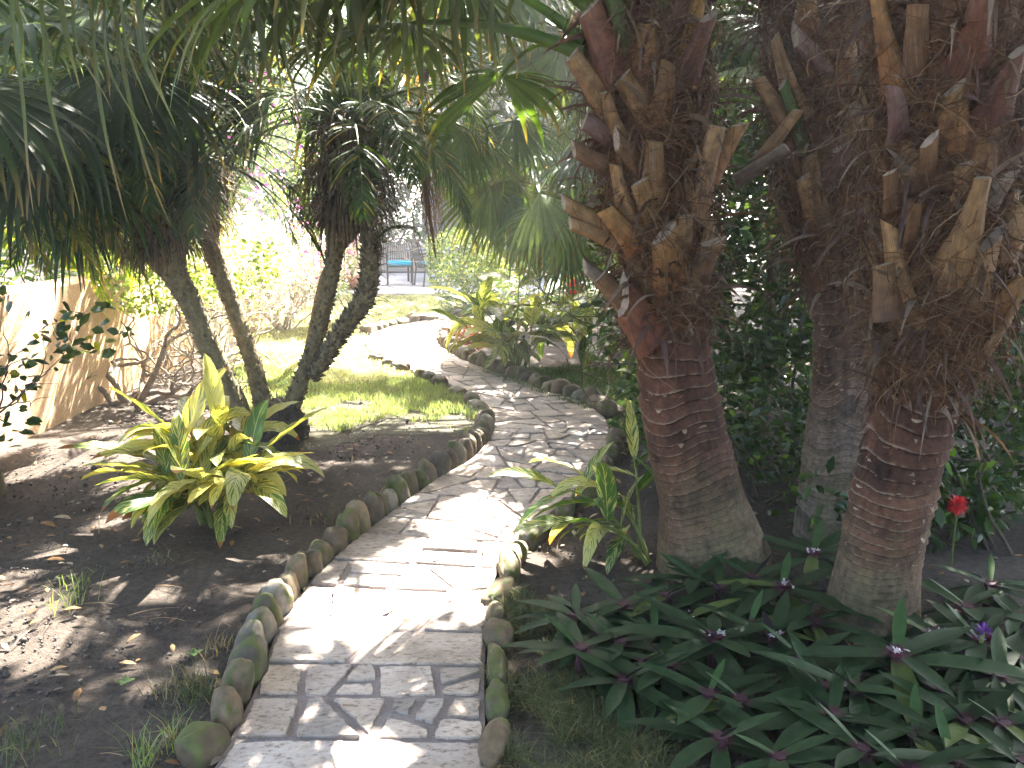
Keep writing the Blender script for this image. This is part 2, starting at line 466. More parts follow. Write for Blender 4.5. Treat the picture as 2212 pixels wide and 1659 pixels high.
LITC = [ypoly([(1020, 380), (1190, 380), (1220, 500), (1100, 540), (1010, 480)], 8.2)]
OPEN_FAR = 8.9
def lit_at(p, rnd):
    """is the ground point this part of the crown would shade meant to lie in the sun?"""
    g = p[:, :2] - SUN[:2] / SUN[2] * p[:, 2:3]
    ins = np.zeros(len(p), bool)
    for poly in LIT + LITC:
        for ox, oy in ((0, 0), (0.11, 0), (-0.11, 0), (0, 0.11), (0, -0.11)): ins |= in_poly(g[:, 0] + ox, g[:, 1] + oy, poly)
    far = (g[:, 1] > OPEN_FAR + 0.5 * np.sin(g[:, 0] * 1.7)) & ((g[:, 0] < -0.75) | (g[:, 1] > 11.2))
    half = (g[:, 0] > -0.75) & (g[:, 1] > 8.3) & (g[:, 1] <= 11.2)
    left = (g[:, 0] < -1.9) & (g[:, 1] > 5.0)
    out = ins | (far & ~ins)
    out |= half & (vnoise(np.c_[g * 2.3, np.zeros(len(g))]) > 0.70)
    out |= left & (vnoise(np.c_[g[:, 0] * 5 + g[:, 1] * 0.8, g[:, 1] * 1.2, np.full(len(g), 3.0)]) > np.where(g[:, 1] < 6.2, 0.66, 0.42))
    out |= (g[:, 0] < -2.7) & (g[:, 1] > 4.6)
    out |= vnoise(np.c_[g * 9.0, np.full(len(g), 8.0)]) > 0.955
    return out

# ------------------------------------------------------------------ setting: ground, lawn, path
def sheet(name, xs, ys, z, mat, amp=0.0):
    X, Y = np.meshgrid(xs, ys)
    amp = amp * np.clip((13.0 - Y) / 3.0, 0, 1) * np.clip((5.9 - np.abs(X)) / 0.5, 0, 1) * np.clip(Y / 0.3, 0, 1)
    Z = np.full(X.shape, z) + amp * (vnoise(np.stack([X * 2.1, Y * 2.1, X * 0], -1)) - 0.5) + amp * 0.5 * (vnoise(np.stack([X * 7, Y * 7, X * 0 + 4], -1)) - 0.5)
    mb = MB(); mb.add(np.stack([X, Y, Z], -1), grid_faces(1, len(ys), len(xs)))
    return structure(mb.build(name, mat))
gx = np.r_[-150, -60, -20, np.arange(-6, 6.01, 0.1), 20, 60, 150]
gy = np.r_[-40, -10, -2, np.arange(0, 14.01, 0.1), 20, 40, 90, 260]
ground = sheet('ground', gx, gy, -0.012, M['soil'], 0.02)

LEFT_PX = [(470, 1659), (560, 1480), (603, 1360), (650, 1290), (700, 1230), (770, 1170), (860, 1100), (930, 1050), (1010, 1000), (1052, 960), (1068, 920), (1050, 885), (1000, 850), (940, 822), (880, 800), (825, 778), (792, 748), (800, 724), (850, 707), (920, 695), (1000, 687), (1080, 683)]
RIGHT_PX = [(1050, 1659), (1046, 1480), (1050, 1380), (1057, 1290), (1087, 1220), (1132, 1165), (1200, 1110), (1265, 1050), (1305, 990), (1318, 940), (1300, 900), (1250, 870), (1180, 848), (1110, 820), (1040, 797), (985, 772), (952, 748), (947, 731), (962, 718), (1000, 707), (1080, 701)]
L3 = catmull([G(*p) for p in LEFT_PX], 400); R3 = catmull([G(*p) for p in RIGHT_PX], 400)
def arclen(c):
    return np.r_[0, np.cumsum(np.linalg.norm(np.diff(c, axis=0), axis=1))]
# extend both towards and under the camera
L3 = np.vstack([[L3[0][0] - 0.18, 0.6, 0], [L3[0][0] - 0.09, 1.5, 0], L3]); R3 = np.vstack([[R3[0][0] - 0.02, 0.6, 0], [R3[0][0], 1.5, 0], R3])
def resample(c, n):
    s = arclen(c); t = np.linspace(0, s[-1], n)
    return np.stack([np.interp(t, s, c[:, k]) for k in range(3)], 1)
# pair the two edges by matching their pixel control points
NP_ = 520
Lr = np.vstack([resample(L3, NP_)]); 
def pair(Lc, Rc):
    # monotone nearest matching so that cross lines stay short
    Ls, Rs = resample(Lc, NP_), resample(Rc, NP_)
    D = np.linalg.norm(Ls[:, None] - Rs[None], axis=-1)
    C_ = D.copy(); n = NP_
    for j in range(1, n): C_[0, j] += C_[0, j - 1]
    for i in range(1, n):
        C_[i, 0] += C_[i - 1, 0]
        for j in range(1, n):
            C_[i, j] += min(C_[i - 1, j], C_[i, j - 1], C_[i - 1, j - 1])
    i = j = n - 1; pr = [(i, j)]
    while i or j:
        o = []
        if i and j: o.append((C_[i - 1, j - 1], i - 1, j - 1))
        if i: o.append((C_[i - 1, j], i - 1, j))
        if j: o.append((C_[i, j - 1], i, j - 1))
        _, i, j = min(o); pr.append((i, j))
    pr = pr[::-1]
    A = np.array([Ls[i] for i, _ in pr]); B = np.array([Rs[j] for _, j in pr])
    return A, B
PA, PB = pair(L3, R3)
mid = arclen((PA + PB) / 2)
PATH_POLY = [tuple(p[:2]) for p in L3] + [tuple(p[:2]) for p in R3[::-1]]
def on_path(x, y): return in_poly(x, y, PATH_POLY)

mb = MB()
mb.add(np.stack([PA + [0, 0, 0.012], PB + [0, 0, 0.012]], 1), grid_faces(1, len(PA), 2))
# crazy paving: split cross bands of the path again and again along slanted lines
def split(poly, p, d):
    nn = np.array([-d[1], d[0]]); s = (poly - p) @ nn
    a, b = [], []
    for i in range(len(poly)):
        j = (i + 1) % len(poly)
        (a if s[i] >= 0 else b).append(poly[i])
        if (s[i] >= 0) != (s[j] >= 0):
            q = poly[i] + (poly[j] - poly[i]) * (s[i] / (s[i] - s[j])); a.append(q); b.append(q)
    return np.array(a), np.array(b)
def parea(p):
    x, y = p[:, 0], p[:, 1]
    return 0.5 * abs(np.dot(x, np.roll(y, -1)) - np.dot(y, np.roll(x, -1)))
def inset(poly, d):
    c = poly.mean(0); x, y = poly[:, 0], poly[:, 1]
    if np.dot(x, np.roll(y, -1)) - np.dot(y, np.roll(x, -1)) < 0: poly = poly[::-1]
    out = poly.copy()
    for i in range(len(poly)):
        a, b = poly[i], poly[(i + 1) % len(poly)]
        e = b - a; l = np.linalg.norm(e)
        if l < 1e-5: continue
        nn = np.array([-e[1], e[0]]) / l
        q = []
        for k in range(len(out)):
            u, v = out[k], out[(k + 1) % len(out)]
            su = (u - a) @ nn - d; sv = (v - a) @ nn - d
            if su >= 0: q.append(u)
            if (su >= 0) != (sv >= 0): q.append(u + (v - u) * (su / (su - sv)))
        if len(q) < 3: return None
        out = np.array(q)
    return out
stones = []
s_at = 0.0
prng = random.Random(21)
while s_at < mid[-1] - 0.05:
    near = s_at < 4.0
    step = prng.uniform(0.20, 0.42) if near else prng.uniform(0.4, 0.65)
    a0 = np.searchsorted(mid, s_at); a1 = min(np.searchsorted(mid, s_at + step), len(mid) - 1)
    if a1 <= a0: break
    Lp = PA[a0:a1 + 1, :2]; Rp = PB[a0:a1 + 1, :2]
    poly = np.vstack([Lp[[0, len(Lp) // 2, -1]], Rp[[-1, len(Rp) // 2, 0]]])
    todo = [poly]
    amax = prng.uniform(0.03, 0.13) if s_at < 2.6 else (prng.uniform(0.035, 0.10) if near else 0.05)
    while todo:
        q = todo.pop()
        if len(q) < 3: continue
        A_ = parea(q)
        if A_ < 0.0008: continue
        lim = amax * prng.uniform(0.5, 1.6)
        if A_ > lim:
            e = q - q.mean(0); u, s_, vt = np.linalg.svd(e)
            ang = math.atan2(vt[1, 1], vt[1, 0]) + prng.gauss(0, 0.14 if prng.random() < 0.75 else 0.5)
            c = q.mean(0) + vt[0] * prng.uniform(-0.16, 0.16) * s_[0] / math.sqrt(len(q))
            a, b = split(q, c, np.array([math.cos(ang), math.sin(ang)]))
            if len(a) >= 3 and len(b) >= 3: todo += [a, b]; continue
        stones.append(q)
    s_at += step
for q in stones:
    dist = np.linalg.norm(q.mean(0))
    qi = inset(q, prng.uniform(0.010, 0.019) if dist < 4 else prng.uniform(0.005, 0.009))
    if qi is None or parea(qi) < 0.0006: continue
    # drop near-duplicate corners, roughen the rim, knock off sharp corners
    pts = []
    for i in range(len(qi)):
        a, b = qi[i], qi[(i + 1) % len(qi)]
        l = np.linalg.norm(b - a)
        if l < 0.004: continue
        n = max(2, int(l / (0.02 if dist < 5 else 0.06)))
        for k in range(n):
            t = (k + (0.18 if k == 0 else 0)) / n
            j = 0.0032 if 0 < k else 0.004
            pts.append(a + (b - a) * t + np.array([prng.gauss(0, j), prng.gauss(0, j)]) * 0.7)
    if len(pts) < 3: continue
    pts = np.array(pts); c = pts.mean(0); n = len(pts)
    h = 0.0175 + prng.uniform(0, 0.008)
    tl = np.array([prng.gauss(0, 0.016), prng.gauss(0, 0.016)])
    zt = h + (pts - c) @ tl
    top = np.c_[c + (pts - c) * 0.975, zt]; rim = np.c_[pts, zt - 0.004]; bot = np.c_[pts, np.full(n, 0.008)]
    v = prng.uniform(0.7, 1.15); wm = prng.uniform(-0.03, 0.03)
    cc = np.array([0.40 + wm * 0.6, 0.335, 0.285 - wm * 0.6]) * v
    mb.add(np.vstack([bot, rim, top]), grid_faces(1, 3, n, True), cc, None, 1)
    mb.add(top, [list(range(n))], cc, None, 1)
path = structure(mb.build('path', [M['grout'], M['flag']], smooth=False))

# lawns (turf sheets), patio
def poly_sheet(name, pts, z, mat):
    mb = MB(); p = np.array([[x, y, z] for x, y in pts]); mb.add(p, [list(range(len(p)))]); 
    return structure(mb.build(name, mat, smooth=False))
lawn_left = gpoly([(560, 960), (470, 880), (480, 790), (540, 720), (640, 672), (700, 640)]) + [(-3.0, 19.2), (-1.0, 19.2)] + gpoly([(740, 640), (860, 640), (990, 636), (1010, 660), (1000, 684), (920, 690), (850, 702), (796, 720), (786, 748), (820, 782), (880, 806), (940, 828), (1000, 856), (1046, 888), (1060, 922), (1040, 945), (960, 935), (860, 935), (740, 955), (660, 975)])
lawn_right = gpoly([(1040, 808), (1110, 832), (1180, 860), (1250, 882), (1305, 912), (1330, 945), (1400, 935), (1420, 860), (1330, 800), (1200, 790)])
def lawn_sheet(poly):
    p = np.array(poly); x0, y0 = np.floor(p.min(0) * 10) / 10; x1, y1 = p.max(0)
    xs = np.arange(x0, x1 + .1, 0.1); ys = np.arange(y0, y1 + .1, 0.1); X, Y = np.meshgrid(xs, ys)
    amp = 0.02 * np.clip((13.0 - Y) / 3.0, 0, 1) * np.clip((5.9 - np.abs(X)) / 0.5, 0, 1)
    Z = -0.008 + amp * (vnoise(np.stack([X * 2.1, Y * 2.1, X * 0], -1)) - 0.5) + amp * 0.5 * (vnoise(np.stack([X * 7, Y * 7, X * 0 + 4], -1)) - 0.5)
    f = grid_faces(1, len(ys), len(xs)); V = np.stack([X, Y, Z], -1).reshape(-1, 3); c = V[f].mean(1)
    mb = MB(); mb.add(V, f[in_poly(c[:, 0], c[:, 1], poly)]); structure(mb.build('lawn', M['turf']))
lawn_sheet(lawn_left); lawn_sheet(lawn_right)
mb = MB(); box(mb, (-6.5, 17.4, -0.05), (1.2, 23.2, 0.03), bev=0.01); structure(mb.build('patio', M['concrete'], smooth=False))

# ------------------------------------------------------------------ grass blades
def blades(mb, x, y, h, w, lean=0.5, c0=(0.10, 0.155, 0.045), c1=(0.27, 0.33, 0.13), z=0.0):
    m = len(x)
    a = rng.uniform(0, 2 * np.pi, m); ln = rng.uniform(0.1, 1, m) * lean
    h = h * rng.uniform(0.5, 1.25, m); w = w * rng.uniform(0.6, 1.3, m)
    b = np.c_[x, y, np.full(m, z)]; s = np.c_[-np.sin(a), np.cos(a), np.zeros(m)] * (w / 2)[:, None]
    d = np.c_[np.cos(a) * ln, np.sin(a) * ln, np.ones(m)]
    p1 = b + d * (h * 0.55)[:, None]; p2 = p1 + np.c_[np.cos(a) * ln * 1.8, np.sin(a) * ln * 1.8, np.full(m, 0.75)] * (h * 0.5)[:, None]
    V = np.stack([b - s, b + s, p1 + s * 0.8, p1 - s * 0.8, p2], 1)
    i = np.arange(m)[:, None] * 5
    t = rng.uniform(0, 1, m)[:, None]; C = np.array(c0) * (1 - t) + np.array(c1) * t
    dry = rng.uniform(0, 1, m) < 0.08; C[dry] = (0.30, 0.23, 0.10)
    C5 = np.repeat(C[:, None], 5, 1)
    n0 = mb.n
    mb.add(V, i + np.array([[0, 1, 2, 3]]), C5)
    mb.ch.append((np.zeros((0, 3)), (n0 + i + np.array([[3, 2, 4]])), np.zeros((0, 3)), np.zeros((0, 3)), 0))
def scatter_poly(poly, n):
    p = np.array(poly); lo, hi = p.min(0), p.max(0)
    xy = rng.uniform(lo, hi, (n, 2)); return xy[in_poly(xy[:, 0], xy[:, 1], poly)]
mb = MB()
xy = scatter_poly(lawn_left, 230000)
d = xy[:, 1]
keep = rng.uniform(0, 1, len(xy)) < np.clip((9.0 / d) ** 2, 0.22, 1)
thin = vnoise(np.c_[xy * 2.2, np.zeros(len(xy))])
thin = 0.6 * thin + 0.4 * vnoise(np.c_[xy * 6.5, np.full(len(xy), 3.0)])
keep &= (thin + np.clip((d - 7.2) * 0.30, -0.35, 0.35)) > 0.40
xy = xy[keep & ~on_path(xy[:, 0], xy[:, 1])]
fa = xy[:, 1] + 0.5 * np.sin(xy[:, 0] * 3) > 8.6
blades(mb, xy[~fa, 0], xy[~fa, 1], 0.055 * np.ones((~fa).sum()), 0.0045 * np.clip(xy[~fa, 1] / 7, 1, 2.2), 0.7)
blades(mb, xy[fa, 0], xy[fa, 1], 0.045 * np.ones(fa.sum()), 0.0045 * np.clip(xy[fa, 1] / 7, 1, 2.2), 0.9, (0.24, 0.28, 0.12), (0.50, 0.51, 0.30))  # far blades coloured paler to stand in for glaring sun
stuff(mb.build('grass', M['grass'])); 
mb = MB()
xy = scatter_poly(lawn_right, 26000); xy = xy[vnoise(np.c_[xy * 2.5, np.zeros(len(xy))]) > 0.3]
blades(mb, xy[:, 0], xy[:, 1], 0.05, 0.005, 0.7, (0.03, 0.07, 0.015), (0.10, 0.17, 0.04))
stuff(mb.build('grass', M['grass']))
mb = MB()
fr = gpoly([(1062, 1700), (1062, 1400), (1110, 1330), (1230, 1420), (1330, 1440), (1440, 1560), (1500, 1700)])
xy = scatter_poly(fr, 15000); xy = xy[vnoise(np.c_[xy * 5.0, np.full(len(xy), 2.0)]) * 0.6 + vnoise(np.c_[xy * 14.0, np.full(len(xy), 2.0)]) * 0.4 > 0.5]
blades(mb, xy[:, 0], xy[:, 1], 0.05, 0.0022, 2.2, (0.035, 0.055, 0.018), (0.12, 0.13, 0.05))
fr = gpoly([(1075, 1400), (1065, 1290), (1150, 1250), (1230, 1300), (1200, 1420)])
xy = scatter_poly(fr, 5000); xy = xy[vnoise(np.c_[xy * 6.0, np.full(len(xy), 5.0)]) > 0.5]
blades(mb, xy[:, 0], xy[:, 1], 0.04, 0.0028, 1.3, (0.05, 0.07, 0.03), (0.14, 0.15, 0.07))
stuff(mb.build('grass', M['grass']))

# ------------------------------------------------------------------ leaf litter on the ground
mb = MB()
m = 1500
xy = np.c_[rng.uniform(-3.2, 2.4, m), rng.uniform(1.8, 8.5, m)]
onp = on_path(xy[:, 0], xy[:, 1]); xy = xy[~onp | (rng.uniform(0, 1, m) < 0.10)]; m = len(xy)
zz = np.where(on_path(xy[:, 0], xy[:, 1]), 0.034, 0.012)
a = rng.uniform(0, 6.28, m); L = rng.uniform(0.006, 0.03, m)
big = rng.uniform(0, 1, m) < 0.05; L[big] *= 1.8
dd = np.c_[np.cos(a), np.sin(a), rng.normal(0.15, 0.25, m)]
Pn, Dn, S = grow(np.c_[xy, zz], dd, L * 2, 4, 0.25)
C = np.array([(0.22, 0.12, 0.05), (0.30, 0.20, 0.10), (0.12, 0.07, 0.04), (0.36, 0.30, 0.22), (0.10, 0.08, 0.06)])[rng.integers(0, 5, m)]
strips(mb, Pn, Dn, S, L[:, None] * np.array([0.15, 0.9, 0.8, 0.05])[None], C, 0.15)
stuff(mb.build('leaf_litter', M['dead']))
mb = MB()
m = 120; xy = np.c_[rng.uniform(-2.8, 2.2, m), rng.uniform(2.0, 6.5, m)]; xy = xy[~on_path(xy[:, 0], xy[:, 1])]; m = len(xy)
a = rng.uniform(0, 6.28, m)
Pn, Dn, S = grow(np.c_[xy, np.full(m, 0.012)], np.c_[np.cos(a), np.sin(a), rng.uniform(0, .3, m)], rng.uniform(0.05, 0.25, m), 6, 0.09)
strips(mb, Pn, Dn, S, np.full((m, 6), 0.0035), np.array([(0.30, 0.22, 0.13), (0.18, 0.12, 0.07)])[rng.integers(0, 2, m)])
stuff(mb.build('twig_litter', M['dead']))

# crumbs of soil and grit
OV = np.array([[1, 0, 0], [-1, 0, 0], [0, 1, 0], [0, -1, 0], [0, 0, 1], [0, 0, -1.0]]); OF = np.array([[0, 2, 4], [2, 1, 4], [1, 3, 4], [3, 0, 4], [2, 0, 5], [1, 2, 5], [3, 1, 5], [0, 3, 5]])
m = 9000; yy = 1.7 + 6.0 * rng.uniform(0, 1, m) ** 1.6; xx = rng.uniform(-3.2, 2.2, m); xy = np.c_[xx, yy]; xy = xy[~on_path(xy[:, 0], xy[:, 1]) & (vnoise(np.c_[xy * 2.2, np.full(m, 1.0)]) > 0.4)]; m = len(xy)
sz = rng.uniform(0.003, 0.011, m) * (1 + 1.2 * (rng.uniform(0, 1, m) > 0.96))
V = OV[None] * rng.uniform(0.6, 1.2, (m, 6, 1)) * sz[:, None, None] + np.c_[xy, np.full(m, -0.008) + sz * 0.4][:, None]
mb = MB(); mb.add(V, (np.arange(m)[:, None, None] * 6 + OF[None]).reshape(-1, 3), np.repeat(np.array([(0.055, 0.044, 0.036), (0.085, 0.07, 0.058), (0.15, 0.125, 0.105)])[rng.choice(3, m, p=[0.5, 0.4, 0.1])][:, None], 6, 1))
stuff(mb.build('dirt', M['stone']))

# ------------------------------------------------------------------ edging stones
ORD = ['first', 'second', 'third', 'fourth', 'fifth', 'sixth', 'seventh', 'eighth', 'ninth', 'tenth', 'eleventh', 'twelfth', 'thirteenth', 'fourteenth', 'fifteenth', 'sixteenth', 'seventeenth', 'eighteenth', 'nineteenth']
TENS = {20: ('twentieth', 'twenty'), 30: ('thirtieth', 'thirty'), 40: ('fortieth', 'forty'), 50: ('fiftieth', 'fifty')}
def ordinal(n):
    if n < 20: return ORD[n - 1]
    t = n // 10 * 10
    return TENS[t][0] if n == t else TENS[t][1] + '-' + ORD[n - t - 1]
def ico(sub=3):
    import bmesh
    bm = bmesh.new(); bmesh.ops.create_icosphere(bm, subdivisions=sub, radius=1)
    V = np.array([v.co[:] for v in bm.verts]); Fc = np.array([[v.index for v in f.verts] for f in bm.faces]); bm.free()
    return V, Fc
IV, IF = ico(4)
def stone(center, ang, sx, sy, sz, seed, base, moss, hollow=False):
    s = np.array([seed * 3.1, seed * 1.7, seed * 0.9])
    d = 1 + 0.34 * (vnoise(IV * 1.1 + s) - 0.5) + 0.16 * (vnoise(IV * 2.6 + s) - 0.5) + 0.06 * (vnoise(IV * 7 + s) - 0.5) + 0.04 * (vnoise(IV * 15 + s) - 0.5)
    V = np.sign(IV) * np.abs(IV) ** 0.86 * d[:, None]
    if hollow: V[:, 2] -= np.where(IV[:, 2] > 0, 1.1 * np.exp(-((IV[:, 0] / 0.55) ** 2 + (IV[:, 1] / 0.55) ** 2)), 0)
    V = V * [sx, sy, sz]
    t = prng.gauss(0, 0.14)
    V = V @ np.array([[1, 0, 0], [0, math.cos(t), -math.sin(t)], [0, math.sin(t), math.cos(t)]]).T
    nz = vnoise(IV * 3.0 + s)
    C = np.array(base)[None] * (0.8 + 0.4 * vnoise(IV * 5 + s)[:, None])
    mk = np.clip((nz + moss - 0.62) * 5, 0, 1)[:, None] * np.clip(IV[:, 2:3] * 1.4 + 0.75, 0, 1)
    C = C * np.array([0.78, 0.72, 0.62])
    C = C * (1 - mk) + np.array([0.062, 0.068, 0.018]) * mk * (0.8 + 0.5 * nz[:, None])
    V = V @ rotz(ang).T + center
    mb = MB(); mb.add(V, IF, C)
    return mb
STONE_COL = [('grey', (0.13, 0.118, 0.10)), ('brown', (0.125, 0.096, 0.066)), ('tan', (0.175, 0.142, 0.10)), ('dark grey', (0.08, 0.07, 0.058)), ('pale grey', (0.20, 0.185, 0.165))]
def edge_stones(curve_px, side, size_fn, moss_fn, text, group, off=0.05, skip=None, start=0.0, hollow_at=None):
    c = resample(catmull([G(*p) for p in curve_px], 300), 900); s = arclen(c)
    T = nrm(np.gradient(c, axis=0)); O = np.c_[-T[:, 1], T[:, 0], np.zeros(len(T))] * side
    at = start; k = 0; res = []
    while at < s[-1]:
        i = min(np.searchsorted(s, at), len(c) - 1)
        wd, th, ht = size_fn(c[i]); wd *= prng.uniform(0.68, 1.3); ht *= prng.uniform(0.7, 1.25); th *= prng.uniform(0.8, 1.25)
        at += wd * 0.93
        i = min(np.searchsorted(s, at), len(c) - 1)
        at += wd * 1.0
        p = c[i] + O[i] * (off + prng.uniform(-0.008, 0.012) + th * 0.3) + [0, 0, ht * prng.uniform(0.12, 0.34)]
        if skip and skip(p): continue
        nm, bc = STONE_COL[prng.choices(range(5), [3, 4, 3, 2, 1])[0]]
        ms = moss_fn(p) + prng.uniform(-0.28, 0.16); bc = tuple(np.array(bc) * prng.uniform(0.75, 1.35))
        hol = False
        k += 1
        if hollow_at and k == hollow_at: hol = True
        o = stone(p, math.atan2(T[i][1], T[i][0]) + prng.gauss(0, 0.16), wd, th, ht * (1.15 if hol else 1), len(STONES) + 1.37, bc, ms, hol).build('edging_stone', M['stone'], origin=[p[0], p[1], 0])
        look = ('hollow-topped mossy' if hol else 'mossy green' if ms > 0.28 else ('mossy ' + nm if ms > 0.1 else nm))
        STONES.append(o); res.append((o, look))
    n = len(res)
    for k, (o, look) in enumerate(res):
        tag(o, f'{look} edging stone, {ordinal(k + 1)} {text}', 'stone', group)
    return res
STONES = []
edge_stones(LEFT_PX[:11], 1, lambda p: (np.interp(p[1], [2.2, 3.4, 5, 7], [0.074, 0.068, 0.07, 0.07]), 0.058, np.interp(p[1], [2.2, 3, 5, 7], [0.10, 0.11, 0.11, 0.10])),
            lambda p: 0.12 + 0.1 * math.sin(p[1] * 3), 'from the near end, left path edge', 'stones edging the left of the near path', 0.035, hollow_at=11)
edge_stones(LEFT_PX[10:16], 1, lambda p: (0.11, 0.07, 0.07), lambda p: 0.05, 'going away along the lawn bend', 'stones edging the lawn bend', 0.03, skip=lambda p: prng.random() < 0.35)
edge_stones(LEFT_PX[17:], 1, lambda p: (0.13, 0.09, 0.10), lambda p: 0.15, 'from the left, far lawn edge', 'stones edging the far lawn', 0.05)
edge_stones(RIGHT_PX[:5], -1, lambda p: (0.12, 0.045, 0.055), lambda p: 0.22, 'from the near end, straight right path edge', 'low stones edging the right of the near path', 0.02)
edge_stones(RIGHT_PX[4:10], -1, lambda p: (0.12, 0.055, 0.07), lambda p: 0.2, 'from the near end, right bend of the path', 'stones edging the right bend', 0.025)
edge_stones(RIGHT_PX[10:19], -1, lambda p: (0.082, 0.08, 0.10), lambda p: -0.05, 'going away beside the right grass strip', 'stones edging the right bed', 0.05)

def gap(Pn, far=False):
    # sun reaches the bright patches of the ground through gaps in the fronds: True for leaflets that would close such a gap
    out = np.zeros(len(Pn), bool)
    for k in range(1, Pn.shape[1]):
        p = Pn[:, k]; g = p[:, :2] - SUN[:2] / SUN[2] * p[:, 2:3]
        for poly in LIT:
            if not (sum(y for _, y in poly) / len(poly) > 7.0): out |= in_poly(g[:, 0], g[:, 1], poly)
    x, y, z = to_px(Pn[:, -1])      # pruned so that the patio can be seen from the path
    return out | ((x > 812) & (x < 940) & (y > 500) & (y < 640) & (z > 4)) | ((x > 505) & (x < 690) & (y > 400) & (y < 700) & (rng.uniform(0, 1, len(x)) < 0.5) & (z > 4))

# ------------------------------------------------------------------ plants: builders
def fan(mb, hub, xd, up, Rr, nseg=44, span=4.4, droop=0.10, split_at=0.5, c0=(0.035, 0.075, 0.02), tipc=(0.16, 0.12, 0.04), rnd=None, tipg=0.32, wide=1.0, n=10, tipamt=0.5, keep=None):
    """a costapalmate blade of joined, then free and hanging, folded segments"""
    xd = nrm(xd); up = nrm(np.asarray(up, float) - xd * (np.asarray(up, float) @ xd)); yd = np.cross(up, xd)
    th = np.linspace(-span / 2, span / 2, nseg) + rng.normal(0, 0.012, nseg)
    d0 = np.cos(th)[:, None] * xd + np.sin(th)[:, None] * yd - up * (0.10 * np.abs(np.sin(th)))[:, None]
    s0 = -np.sin(th)[:, None] * xd + np.cos(th)[:, None] * yd
    L = Rr * (0.74 + 0.26 * np.cos(th)) * rng.uniform(0.86, 1.08, nseg)
    t = np.linspace(0, 1, n)
    g = np.where(t[:-1] < split_at, droop * 0.35, droop + tipg * np.clip((t[:-1] - split_at) / (1 - split_at), 0, 1) ** 1.2)[None] * rng.uniform(0.65, 1.4, (nseg, 1))
    Pn, Dn, S = grow(np.repeat(np.asarray(hub, float)[None], nseg, 0), d0, L, n, g, s0)
    tw = rng.normal(0, 0.5, (nseg, 1, 1)) * np.clip((t - split_at) / (1 - split_at), 0, 1)[None, :, None]
    N = np.cross(S, Dn); S = nrm(S * np.cos(tw) + N * np.sin(tw))
    dth = span / (nseg - 1)
    W = np.where(t < split_at, t, split_at * (1 - ((t - split_at) / (1 - split_at)) ** 1.3 * 0.93))[None] * L[:, None] * dth * 1.02 * wide
    W = np.maximum(W, 0.003)
    C = np.array(c0)[None, None] * np.array([0.86, 0.82, 0.62]) * rng.uniform(0.75, 1.3, (nseg, 1, 1)) * np.ones((1, n, 1))
    tc = np.clip((t - 0.72) / 0.28, 0, 1)[None, :, None] * (rng.uniform(0, 1, (nseg, 1, 1)) < tipamt)
    C = C * (1 - tc) + np.array(tipc) * tc
    k_ = ~gap(Pn)
    if k_.any(): strips(mb, Pn[k_], Dn[k_], S[k_], W[k_], C[k_], 0.18)

def petiole(mb, a, b, w0, w1, sag=0.1, c0=(0.09, 0.15, 0.03), c1=(0.10, 0.17, 0.04), n=10, k=6):
    a = np.asarray(a, float); b = np.asarray(b, float)
    t = np.linspace(0, 1, n)[:, None]
    Pc = a + (b - a) * t; Pc[:, 2] += sag * 4 * (t * (1 - t))[:, 0]
    T = nrm(np.gradient(Pc, axis=0)); S = nrm(np.cross(T, [0, 0, 1.0])); N = np.cross(S, T)
    a_r = rng.uniform(-0.5, 0.5); S, N = S * math.cos(a_r) + N * math.sin(a_r), N * math.cos(a_r) - S * math.sin(a_r)
    w = (w0 + (w1 - w0) * t) / 2
    prof = [(-1, 0.35), (-0.6, -0.55), (0, -0.85), (0.6, -0.55), (1, 0.35), (0, 0.15)]
    V = np.stack([Pc + S * w * x + N * w * z for x, z in prof], 1)
    C = np.array(c0) * (1 - t) + np.array(c1) * t
    mb.add(V, grid_faces(1, n, 6, True), np.repeat(C[:, None], 6, 1))
    return T[-1]

def feather(mb, base, d0, L, droop=0.12, nl=46, ll=0.26, lw=0.014, c0=(0.03, 0.065, 0.018), c1=(0.05, 0.09, 0.02), ldroop=0.16, stem=(0.07, 0.10, 0.03), rw=0.012, n=14, keep=None, yellow=0.06):
    Pn, Dn, S = grow(np.asarray(base, float)[None], np.asarray(d0, float)[None], L, n, droop)
    Pn, Dn, S = Pn[0], Dn[0], S[0]
    tube(mb, Pn, np.linspace(rw, rw * 0.25, n), 5, stem, cap=False)
    t = np.linspace(0.1, 1.0, nl)
    x = t * (n - 1); i = np.minimum(x.astype(int), n - 2); f = (x - i)[:, None]
    pp = Pn[i] * (1 - f) + Pn[i + 1] * f; tt = nrm(Dn[i] * (1 - f) + Dn[i + 1] * f); ss = S[i]; nn = np.cross(ss, tt)
    for sg in (-1, 1):
        m = nl
        fw = rng.uniform(0.5, 0.9, (m, 1)) + (t ** 2)[:, None] * 0.9
        d = nrm(tt * fw + ss * sg + nn * rng.uniform(-0.15, 0.45, (m, 1)))
        l = ll * np.clip(np.sin(np.pi * (0.12 + 0.82 * t)) * 1.15, 0.3, 1) * rng.uniform(0.85, 1.12, m)
        P2, D2, S2 = grow(pp, d, l, 6, ldroop * rng.uniform(0.6, 1.4, (m, 1)) * np.ones((1, 5)), np.cross(d, nn))
        S2 = nrm(S2 + 0.7 * np.cross(S2, D2) * rng.normal(0, 0.6, (m, 1, 1)))
        W = lw * np.array([0.6, 1, 1, 0.8, 0.5, 0.06])[None] * np.ones((m, 1))
        q = rng.uniform(0, 1, (m, 1)); C = np.array(c0) * (1 - q) + np.array(c1) * q
        yl = rng.uniform(0, 1, m) < yellow; C[yl] = (0.28, 0.22, 0.05)
        k_ = ~gap(P2)
        if k_.any(): strips(mb, P2[k_], D2[k_], S2[k_], W[k_], C[k_])

